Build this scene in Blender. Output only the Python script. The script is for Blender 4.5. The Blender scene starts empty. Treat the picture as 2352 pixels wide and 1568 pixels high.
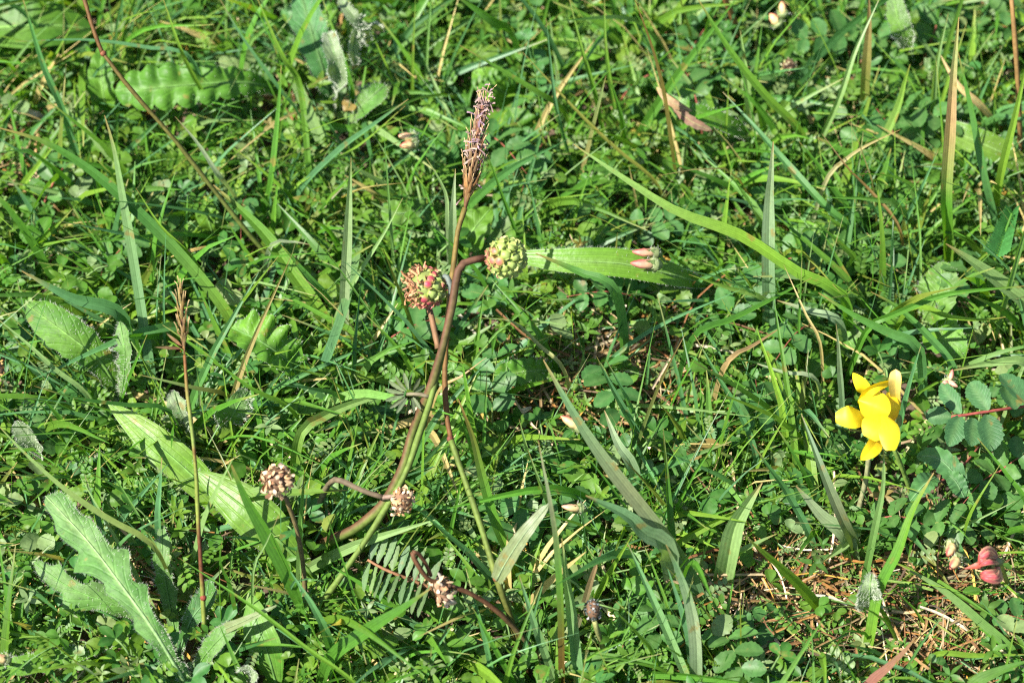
import bpy, math, random
from mathutils import Vector, Matrix, noise

rnd = random.Random(11)
R = math.radians
sc = bpy.context.scene
C = sc.collection

# ------------------------------------------------------------------ camera
PITCH, DIST, TANH = R(58), 0.75, 0.16
FWD = Vector((0, math.cos(PITCH), -math.sin(PITCH)))
UPV = Vector((0, math.sin(PITCH), math.cos(PITCH)))
RIGHT = Vector((1, 0, 0))
CAM = Vector((0, 0, 0.012)) - FWD * DIST
cd = bpy.data.cameras.new('camera')
cd.sensor_width = 36
cd.lens = 18 / TANH
cd.clip_start, cd.clip_end = 0.02, 50
cd.dof.use_dof = True
cd.dof.focus_distance = 0.722
cd.dof.aperture_fstop = 15
co = bpy.data.objects.new('camera', cd)
C.objects.link(co)
co.location = CAM
co.rotation_euler = (math.pi / 2 - PITCH, 0, 0)
sc.camera = co

# ------------------------------------------------------------------ light
SUN_EL, SUN_AZ = R(52), R(-104)          # azimuth from +Y towards +X
w = bpy.data.worlds.new('World')
sc.world = w
w.use_nodes = True
nt = w.node_tree
sky = nt.nodes.new('ShaderNodeTexSky')
sky.sky_type = 'NISHITA'
sky.sun_disc = False
sky.sun_elevation = SUN_EL
sky.sun_rotation = SUN_AZ
bg = nt.nodes['Background']
bg.inputs['Strength'].default_value = 0.085
nt.links.new(sky.outputs[0], bg.inputs[0])
sl = bpy.data.lights.new('sun', 'SUN')
sl.energy = 5.0
sl.angle = R(0.5)
sl.color = (1, 0.96, 0.895)
so = bpy.data.objects.new('sun', sl)
C.objects.link(so)
sd = Vector((math.sin(SUN_AZ) * math.cos(SUN_EL), math.cos(SUN_AZ) * math.cos(SUN_EL), math.sin(SUN_EL)))
so.rotation_euler = sd.to_track_quat('Z', 'Y').to_euler()
so.location = sd
sc.view_settings.view_transform = 'Standard'
sc.view_settings.look = 'None'
sc.view_settings.gamma = 1
sc.view_settings.use_curve_mapping = False
sc.view_settings.exposure = 1.5
sc.render.engine = 'CYCLES'
sc.cycles.max_bounces = 7
sc.cycles.transmission_bounces = 4
sc.cycles.use_denoising = False
sc.cycles.filter_width = 1.2

# ------------------------------------------------------------------ helpers: picture point -> place
def P(px, py, z):
    r = FWD + RIGHT * ((px - 1176) / 1176 * TANH) + UPV * ((784 - py) / 1176 * TANH)
    return CAM + r * ((z - CAM.z) / r.z)

def proj(v):
    d = v - CAM
    f = d.dot(FWD)
    return 1176 + d.dot(RIGHT) / f / TANH * 1176, 784 - d.dot(UPV) / f / TANH * 1176

PX = 0.24 / 2352
MM = 0.001

def lerp(a, b, t): return a + (b - a) * t
def mixc(a, b, t):
    t = max(0, min(1, t))
    return tuple(lerp(a[i], b[i], t) for i in range(3))
def jit(c, a=.12, r=None):
    r = r or rnd
    k = 1 + r.uniform(-a, a)
    h = r.uniform(-a, a) * .6
    return (c[0] * k * (1 + h), c[1] * k, c[2] * k * (1 - h))

def spline(pts, n):
    if len(pts) == 2:
        return [pts[0].lerp(pts[1], i / n) for i in range(n + 1)]
    L = [0]
    for a, b in zip(pts, pts[1:]): L.append(L[-1] + max(1e-7, (b - a).length))
    out = []
    Q = [pts[0] * 2 - pts[1]] + list(pts) + [pts[-1] * 2 - pts[-2]]
    j = 0
    for i in range(n + 1):
        d = L[-1] * i / n
        while j < len(pts) - 2 and d > L[j + 1]: j += 1
        t = (d - L[j]) / (L[j + 1] - L[j])
        p0, p1, p2, p3 = Q[j:j + 4]
        out.append(0.5 * ((2 * p1) + (p2 - p0) * t + (2 * p0 - 5 * p1 + 4 * p2 - p3) * t * t + (3 * p1 - p0 - 3 * p2 + p3) * t ** 3))
    return out

class MB:
    """collects vertices, faces, a tint and leaf coordinates, and links them as one mesh object"""
    def __init__(s): s.v, s.f, s.c, s.l = [], [], [], []
    def mesh(s, name, mat, org=None, smooth=True):
        me = bpy.data.meshes.new(name)
        v = s.v if org is None else [(p[0] - org[0], p[1] - org[1], p[2] - org[2]) for p in s.v]
        me.from_pydata(v, [], s.f)
        a = me.attributes.new('tint', 'FLOAT_COLOR', 'POINT')
        a.data.foreach_set('color', [k for c in s.c for k in (c[0], c[1], c[2], 1)])
        a = me.attributes.new('lc', 'FLOAT_VECTOR', 'POINT')
        a.data.foreach_set('vector', [k for c in s.l for k in c])
        me.polygons.foreach_set('use_smooth', [smooth] * len(s.f))
        me.materials.append(mat)
        return me
    def build(s, name, mat, parent=None, smooth=True):
        org = None
        if parent is not None:
            org = Vector(parent.location)
            q = parent.parent
            while q is not None:
                org = org + Vector(q.location); q = q.parent
        o = bpy.data.objects.new(name, s.mesh(name, mat, org, smooth))
        C.objects.link(o)
        if parent is not None: o.parent = parent
        return o

def tag(o, label, cat, group=None, kind=None):
    o['label'] = label
    if cat: o['category'] = cat
    if group: o['group'] = group
    if kind: o['kind'] = kind
    return o

def thing(name, label, cat, loc, group=None):
    o = bpy.data.objects.new(name, None)
    o.empty_display_size = .005
    C.objects.link(o)
    o.location = loc
    return tag(o, label, cat, group)

def frame(T, N):
    T = T.normalized()
    S = T.cross(N)
    if S.length < 1e-5: S = T.cross(Vector((.3, .8, .5)))
    S.normalize()
    return S, S.cross(T).normalized()

def ribbon(mb, pts, wid, N, col, fold=.12, twist=0.0, n=8, seed=None, ends=False):
    """a grass blade: three columns with a sunk midrib; wid(t), col(t)"""
    c = spline(pts, n)
    b = len(mb.v)
    sd_ = rnd.random() if seed is None else seed
    for i, p in enumerate(c):
        t = i / n
        T = c[min(i + 1, n)] - c[max(i - 1, 0)]
        S, U = frame(T, N)
        if twist:
            a = twist * t
            S, U = S * math.cos(a) + U * math.sin(a), U * math.cos(a) - S * math.sin(a)
        h = wid(t) * .5
        k = col(t)
        for s in (-1, 0, 0, 1):
            mb.v.append(tuple(p + S * (s * h) + U * (fold * 2 * h * abs(s))))
            mb.c.append(k); mb.l.append((s, t, sd_))
    for i in range(n):
        for s in (0, 2):
            q = b + i * 4 + s
            mb.f.append((q, q + 1, q + 5, q + 4))

def leaf(mb, pts, hw, N, col, n=12, m=5, edge=None, fold=.15, curl=0.0, ripple=0.0, rfreq=5, pucker=None, seed=None, twist=0.0):
    """a broad leaf on its midrib; hw(t) half width, edge(t, side) margin factor, col(s, t)"""
    c = spline(pts, n)
    b = len(mb.v)
    sd_ = rnd.random() if seed is None else seed
    grid = []
    for i, p in enumerate(c):
        t = i / n
        T = c[min(i + 1, n)] - c[max(i - 1, 0)]
        S, U = frame(T, N)
        if twist:
            a = twist * t
            S, U = S * math.cos(a) + U * math.sin(a), U * math.cos(a) - S * math.sin(a)
        w0 = hw(t)
        row = []
        for j in range(m):
            s = -1 + 2 * j / (m - 1)
            e = 1.0
            if edge: e = lerp(1, edge(t, 1 if s > 0 else -1), abs(s))
            x = s * w0 * e
            z = fold * abs(x) - curl * x * x / max(w0, 1e-6) + ripple * w0 * abs(s) ** 1.5 * math.sin(rfreq * 6.28 * t + (2 if s > 0 else 0) + sd_ * 6)
            if pucker: z += w0 * pucker[1] * abs(math.sin(math.pi * (t * pucker[0] + (.4 if s > 0 else 0) - .25 * abs(s)))) * min(1, abs(s) * 1.6)
            q = p + S * x + U * z
            row.append((q, U, S * (1 if s > 0 else -1)))
            mb.v.append(tuple(q)); mb.c.append(col(s, t)); mb.l.append((s, t, sd_))
        grid.append(row)
    for i in range(n):
        for j in range(m - 1):
            q = b + i * m + j
            mb.f.append((q, q + 1, q + m + 1, q + m))
    return grid

def tube(mb, pts, rad, col, n=10, k=6, seed=None):
    c = spline(pts, n)
    b = len(mb.v)
    sd_ = rnd.random() if seed is None else seed
    S0 = None
    for i, p in enumerate(c):
        t = i / n
        T = (c[min(i + 1, n)] - c[max(i - 1, 0)]).normalized()
        N = Vector((0, -.5, .85)) if S0 is None else S0
        S, U = frame(T, N)
        if S0 is None: S0 = U
        else: S0 = U
        for j in range(k):
            a = 6.2832 * j / k
            mb.v.append(tuple(p + (S * math.cos(a) + U * math.sin(a)) * (rad(t) * (1 + .07 * math.sin(t * 23 + sd_ * 9) + .05 * math.sin(t * 61 + a)))))
            kk = 1 + .16 * math.cos(a * 3 + 1) + .1 * math.sin(t * 37 + sd_ * 5)
            cq = col(t, a); mb.c.append((cq[0] * kk, cq[1] * kk, cq[2] * kk)); mb.l.append((math.cos(a), t, sd_))
    for i in range(n):
        for j in range(k):
            q = b + i * k
            mb.f.append((q + j, q + (j + 1) % k, q + k + (j + 1) % k, q + k + j))
    mb.f.append(tuple(b + j for j in reversed(range(k))))
    mb.f.append(tuple(b + n * k + j for j in range(k)))

def blob(mb, c, ax, col, ns=8, nr=5, power=1.0):
    """ellipsoid with half axes ax (three vectors); col(latitude -1..1)"""
    b = len(mb.v)
    for i in range(nr + 1):
        la = -math.pi / 2 + math.pi * i / nr
        for j in range(ns):
            a = 6.2832 * j / ns
            mb.v.append(tuple(c + ax[0] * (math.cos(la) * math.cos(a)) + ax[1] * (math.cos(la) * math.sin(a)) + ax[2] * math.sin(la)))
            mb.c.append(col(math.sin(la))); mb.l.append((math.cos(a), i / nr, .5))
    for i in range(nr):
        for j in range(ns):
            q = b + i * ns
            mb.f.append((q + j, q + (j + 1) % ns, q + ns + (j + 1) % ns, q + ns + j))

def hairs(mb, grid, num, ln, col=(.46, .49, .38), edge=.5, up=.8, wd=.04):
    num = int(num * .7)
    n, m = len(grid) - 1, len(grid[0]) - 1
    for _ in range(num):
        i = rnd.random() * n
        j = rnd.choice((0, m)) if rnd.random() < edge else rnd.random() * m
        a, b_ = grid[int(i)][min(m, int(j))], grid[min(n, int(i) + 1)][min(m, int(j + .5))]
        p = a[0].lerp(b_[0], i % 1)
        d = a[1] * up + a[2] * rnd.uniform(.2, 1.1) + Vector((rnd.uniform(-.4, .4), rnd.uniform(-.4, .4), rnd.uniform(0, .5)))
        d = d.normalized() * ln * rnd.uniform(.6, 1.2)
        s = d.cross(Vector((0, -.53, .85)))
        s = s.normalized() * wd * MM
        b = len(mb.v)
        for q in (p - s, p + s, p + d):
            mb.v.append(tuple(q)); mb.c.append(col); mb.l.append((0, 0, 0))
        mb.f.append((b, b + 1, b + 2))

# ------------------------------------------------------------------ materials
def mat_new(name):
    m = bpy.data.materials.new(name)
    m.use_nodes = True
    return m, m.node_tree, m.node_tree.nodes['Principled BSDF'], m.node_tree.nodes['Material Output']

def leaf_mat(name, rough=.45, trans=.32, vein=None, bump=.25, spec=.3, mottle=.25, tcol=(1.2, 1.28, .38), var=.14, mscale=900, spots_=.65):
    m, t, pb, out = mat_new(name)
    N, L = t.nodes.new, t.links.new
    at = N('ShaderNodeAttribute'); at.attribute_name = 'tint'
    lc = N('ShaderNodeAttribute'); lc.attribute_name = 'lc'
    sep = N('ShaderNodeSeparateXYZ'); L(lc.outputs['Vector'], sep.inputs[0])
    tc = N('ShaderNodeTexCoord')
    nz = N('ShaderNodeTexNoise'); nz.inputs['Scale'].default_value = mscale; nz.inputs['Detail'].default_value = 4
    L(tc.outputs['Object'], nz.inputs['Vector'])
    mr = N('ShaderNodeMapRange'); L(nz.outputs[0], mr.inputs[0])
    mr.inputs[1].default_value, mr.inputs[2].default_value = .25, .75
    mr.inputs[3].default_value, mr.inputs[4].default_value = 1 - mottle, 1 + mottle
    oi = N('ShaderNodeObjectInfo')
    r2 = N('ShaderNodeMapRange'); L(oi.outputs['Random'], r2.inputs[0])
    r2.inputs[3].default_value, r2.inputs[4].default_value = 1 - var, 1 + var
    mu = N('ShaderNodeMath'); mu.operation = 'MULTIPLY'; L(mr.outputs[0], mu.inputs[0]); L(r2.outputs[0], mu.inputs[1])
    val = mu.outputs[0]
    height = nz.outputs[0]
    if vein == 'grass':
        k = N('ShaderNodeMath'); k.operation = 'MULTIPLY'; L(sep.outputs[0], k.inputs[0]); k.inputs[1].default_value = 17
        sn = N('ShaderNodeMath'); sn.operation = 'SINE'; L(k.outputs[0], sn.inputs[0])
        ma = N('ShaderNodeMath'); ma.operation = 'MULTIPLY_ADD'; L(sn.outputs[0], ma.inputs[0]); ma.inputs[1].default_value = .08; ma.inputs[2].default_value = 1
        m2 = N('ShaderNodeMath'); m2.operation = 'MULTIPLY'; L(val, m2.inputs[0]); L(ma.outputs[0], m2.inputs[1])
        val = m2.outputs[0]; height = sn.outputs[0]
    elif vein in ('net', 'parallel'):
        # side veins leave the midrib obliquely: sin(freq*(t - .35|s|))
        ab = N('ShaderNodeMath'); ab.operation = 'ABSOLUTE'; L(sep.outputs[0], ab.inputs[0])
        if vein == 'net':
            ad = N('ShaderNodeMath'); ad.operation = 'MULTIPLY_ADD'; L(ab.outputs[0], ad.inputs[0]); ad.inputs[1].default_value = -.22; L(sep.outputs[1], ad.inputs[2])
            k = N('ShaderNodeMath'); k.operation = 'MULTIPLY'; L(ad.outputs[0], k.inputs[0]); k.inputs[1].default_value = 60
        else:
            k = N('ShaderNodeMath'); k.operation = 'MULTIPLY'; L(ab.outputs[0], k.inputs[0]); k.inputs[1].default_value = 15.5
        sn = N('ShaderNodeMath'); sn.operation = 'COSINE'; L(k.outputs[0], sn.inputs[0])
        pw = N('ShaderNodeMapRange'); L(sn.outputs[0], pw.inputs[0]); pw.inputs[1].default_value = .55; pw.inputs[2].default_value = 1
        ma = N('ShaderNodeMath'); ma.operation = 'MULTIPLY_ADD'; L(pw.outputs[0], ma.inputs[0]); ma.inputs[1].default_value = .2 if vein == 'parallel' else .12; ma.inputs[2].default_value = .95
        m2 = N('ShaderNodeMath'); m2.operation = 'MULTIPLY'; L(val, m2.inputs[0]); L(ma.outputs[0], m2.inputs[1])
        val = m2.outputs[0]
        hh = N('ShaderNodeMath'); hh.operation = 'SUBTRACT'; L(nz.outputs[0], hh.inputs[0]); L(pw.outputs[0], hh.inputs[1]); height = hh.outputs[0]
    base = at.outputs['Color']
    if trans and spots_:
        n2 = N('ShaderNodeTexNoise'); n2.inputs['Scale'].default_value = 260; n2.inputs['Detail'].default_value = 3
        L(tc.outputs['Object'], n2.inputs['Vector'])
        m3 = N('ShaderNodeMapRange'); L(n2.outputs[0], m3.inputs[0]); m3.inputs[1].default_value = .64; m3.inputs[2].default_value = .72; m3.inputs[4].default_value = spots_
        mc = N('ShaderNodeMix'); mc.data_type = 'RGBA'; L(m3.outputs[0], mc.inputs[0]); L(base, mc.inputs[6]); mc.inputs[7].default_value = (.22, .15, .045, 1)
        base = mc.outputs[2]
    vm = N('ShaderNodeVectorMath'); vm.operation = 'SCALE'; L(base, vm.inputs[0]); L(val, vm.inputs['Scale'])
    if trans and spots_:
        wm = N('ShaderNodeVectorMath'); wm.operation = 'MULTIPLY'; L(vm.outputs[0], wm.inputs[0]); wm.inputs[1].default_value = (1.03, 1.03, .86)
        vm = wm
    L(vm.outputs[0], pb.inputs['Base Color'])
    pb.inputs['Roughness'].default_value = rough
    pb.inputs['Specular IOR Level'].default_value = spec
    if bump:
        bp = N('ShaderNodeBump'); bp.inputs['Strength'].default_value = bump; bp.inputs['Distance'].default_value = .0003
        L(height, bp.inputs['Height']); L(bp.outputs[0], pb.inputs['Normal'])
    if trans:
        tr = N('ShaderNodeBsdfTranslucent')
        tm = N('ShaderNodeVectorMath'); tm.operation = 'MULTIPLY'; L(vm.outputs[0], tm.inputs[0]); tm.inputs[1].default_value = tcol
        L(tm.outputs[0], tr.inputs[0])
        mx = N('ShaderNodeMixShader'); mx.inputs[0].default_value = trans
        L(pb.outputs[0], mx.inputs[1]); L(tr.outputs[0], mx.inputs[2]); L(mx.outputs[0], out.inputs[0])
    return m

M_grass = leaf_mat('grass_blade_surface', .4, .42, 'grass', .05, .3, .14)
M_leaf = leaf_mat('leaf_surface', .45, .44, None, .25, .28, .2)
M_net = leaf_mat('veined_leaf_surface', .5, .32, 'net', .25, .28, .2)
M_par = leaf_mat('ribbed_leaf_surface', .42, .32, 'parallel', .4, .3, .16)
M_hairleaf = leaf_mat('downy_leaf_surface', .6, .25, 'net', .4, .3, .25)
M_stem = leaf_mat('stem_surface', .6, 0, None, .3, .12, .3)
M_dry = leaf_mat('dry_plant_surface', .7, .15, None, .35, .25, .35, (1.1, .95, .7), .2, spots_=0)
M_petal = leaf_mat('yellow_petal_surface', .5, .35, None, .12, .3, .08, (1, .9, .3), .03, spots_=0)
M_bud = leaf_mat('bud_surface', .5, .2, None, .2, .35, .15, (1.1, .8, .6), .08, spots_=0)
M_hair = leaf_mat('hair_surface', .5, .3, None, 0, .4, .05, (1, 1, .9), .0, spots_=0)

m, t, pb, out = mat_new('soil_surface')
nz = t.nodes.new('ShaderNodeTexNoise'); nz.inputs['Scale'].default_value = 420; nz.inputs['Detail'].default_value = 8
tcn = t.nodes.new('ShaderNodeTexCoord'); t.links.new(tcn.outputs['Object'], nz.inputs['Vector'])
cr = t.nodes.new('ShaderNodeValToRGB')
cr.color_ramp.elements[0].position = .3; cr.color_ramp.elements[0].color = (.03, .02, .012, 1)
cr.color_ramp.elements[1].position = .72; cr.color_ramp.elements[1].color = (.16, .105, .065, 1)
t.links.new(nz.outputs[0], cr.inputs[0]); t.links.new(cr.outputs[0], pb.inputs['Base Color'])
pb.inputs['Roughness'].default_value = .95
bp = t.nodes.new('ShaderNodeBump'); bp.inputs['Strength'].default_value = .8; bp.inputs['Distance'].default_value = .002
t.links.new(nz.outputs[0], bp.inputs['Height']); t.links.new(bp.outputs[0], pb.inputs['Normal'])
M_soil = m

# ------------------------------------------------------------------ ground
gm = MB()
G = 150
def gmap(u): return math.copysign(.22 * abs(u) + 2.8 * max(0, abs(u) - .45) ** 3 / .166, u)
def gz(x, y):
    f = max(0, 1 - max(abs(x), abs(y)) / .5)
    return f * (.0025 * noise.noise((x * 60, y * 60, 3)) + .0012 * noise.noise((x * 240, y * 240, 7)))
for j in range(G + 1):
    for i in range(G + 1):
        x, y = gmap(2 * i / G - 1), gmap(2 * j / G - 1)
        gm.v.append((x, y, gz(x, y))); gm.c.append((.05, .03, .02)); gm.l.append((0, 0, 0))
for j in range(G):
    for i in range(G):
        q = j * (G + 1) + i
        gm.f.append((q, q + 1, q + G + 2, q + G + 1))
tag(gm.build('ground', M_soil), 'brown crumbly soil under the meadow plants', None, kind='structure')

# thin patches where soil and dead stalks show: x, y, rx, ry in the photograph, how bare
BARE = [(1450, 840, 165, 110, 1), (1270, 920, 190, 70, .75), (1900, 1380, 340, 140, .95), (2200, 1440, 210, 150, .9), (70, 420, 80, 100, .5),
        (310, 1330, 110, 40, .8), (1520, 960, 80, 60, .6), (880, 1300, 40, 30, .4), (610, 270, 40, 40, .5), (1840, 90, 40, 50, .5), (1930, 300, 40, 40, .6)]
def bare(px, py):
    b = 0
    for x, y, rx, ry, k in BARE:
        d = ((px - x) / rx) ** 2 + ((py - y) / ry) ** 2
        if d < 1: b = max(b, k * min(1, 2 * (1 - d)))
    return b

KEEP = []        # strips over the big leaves and the flowers that scattered plants leave clear: x0, y0, x1, y1, r
def keep(pts, r):
    for a, b in zip(pts, pts[1:]): KEEP.append((a[0], a[1], b[0], b[1], r))
def clear(v, k=1.0):
    px, py = proj(v)
    for x0, y0, x1, y1, r in KEEP:
        dx, dy = x1 - x0, y1 - y0
        u = max(0, min(1, ((px - x0) * dx + (py - y0) * dy) / max(1, dx * dx + dy * dy)))
        if (px - x0 - u * dx) ** 2 + (py - y0 - u * dy) ** 2 < (r * k) ** 2: return False
    return True

# ------------------------------------------------------------------ colours (base colours of the plants)
COL = {'b': (.08, .195, .09), 'g': (.07, .19, .024), 'y': (.14, .25, .03), 'p': (.18, .285, .11), 'k': (.04, .125, .026),
       's': (.46, .36, .17), 'o': (.13, .14, .03), 'r': (.30, .185, .11), 'n': (.11, .07, .02), 'd': (.3, .19, .08), 'v': (.15, .17, .10), 'w': (.25, .31, .21), 'q': (.34, .14, .13)}

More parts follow.
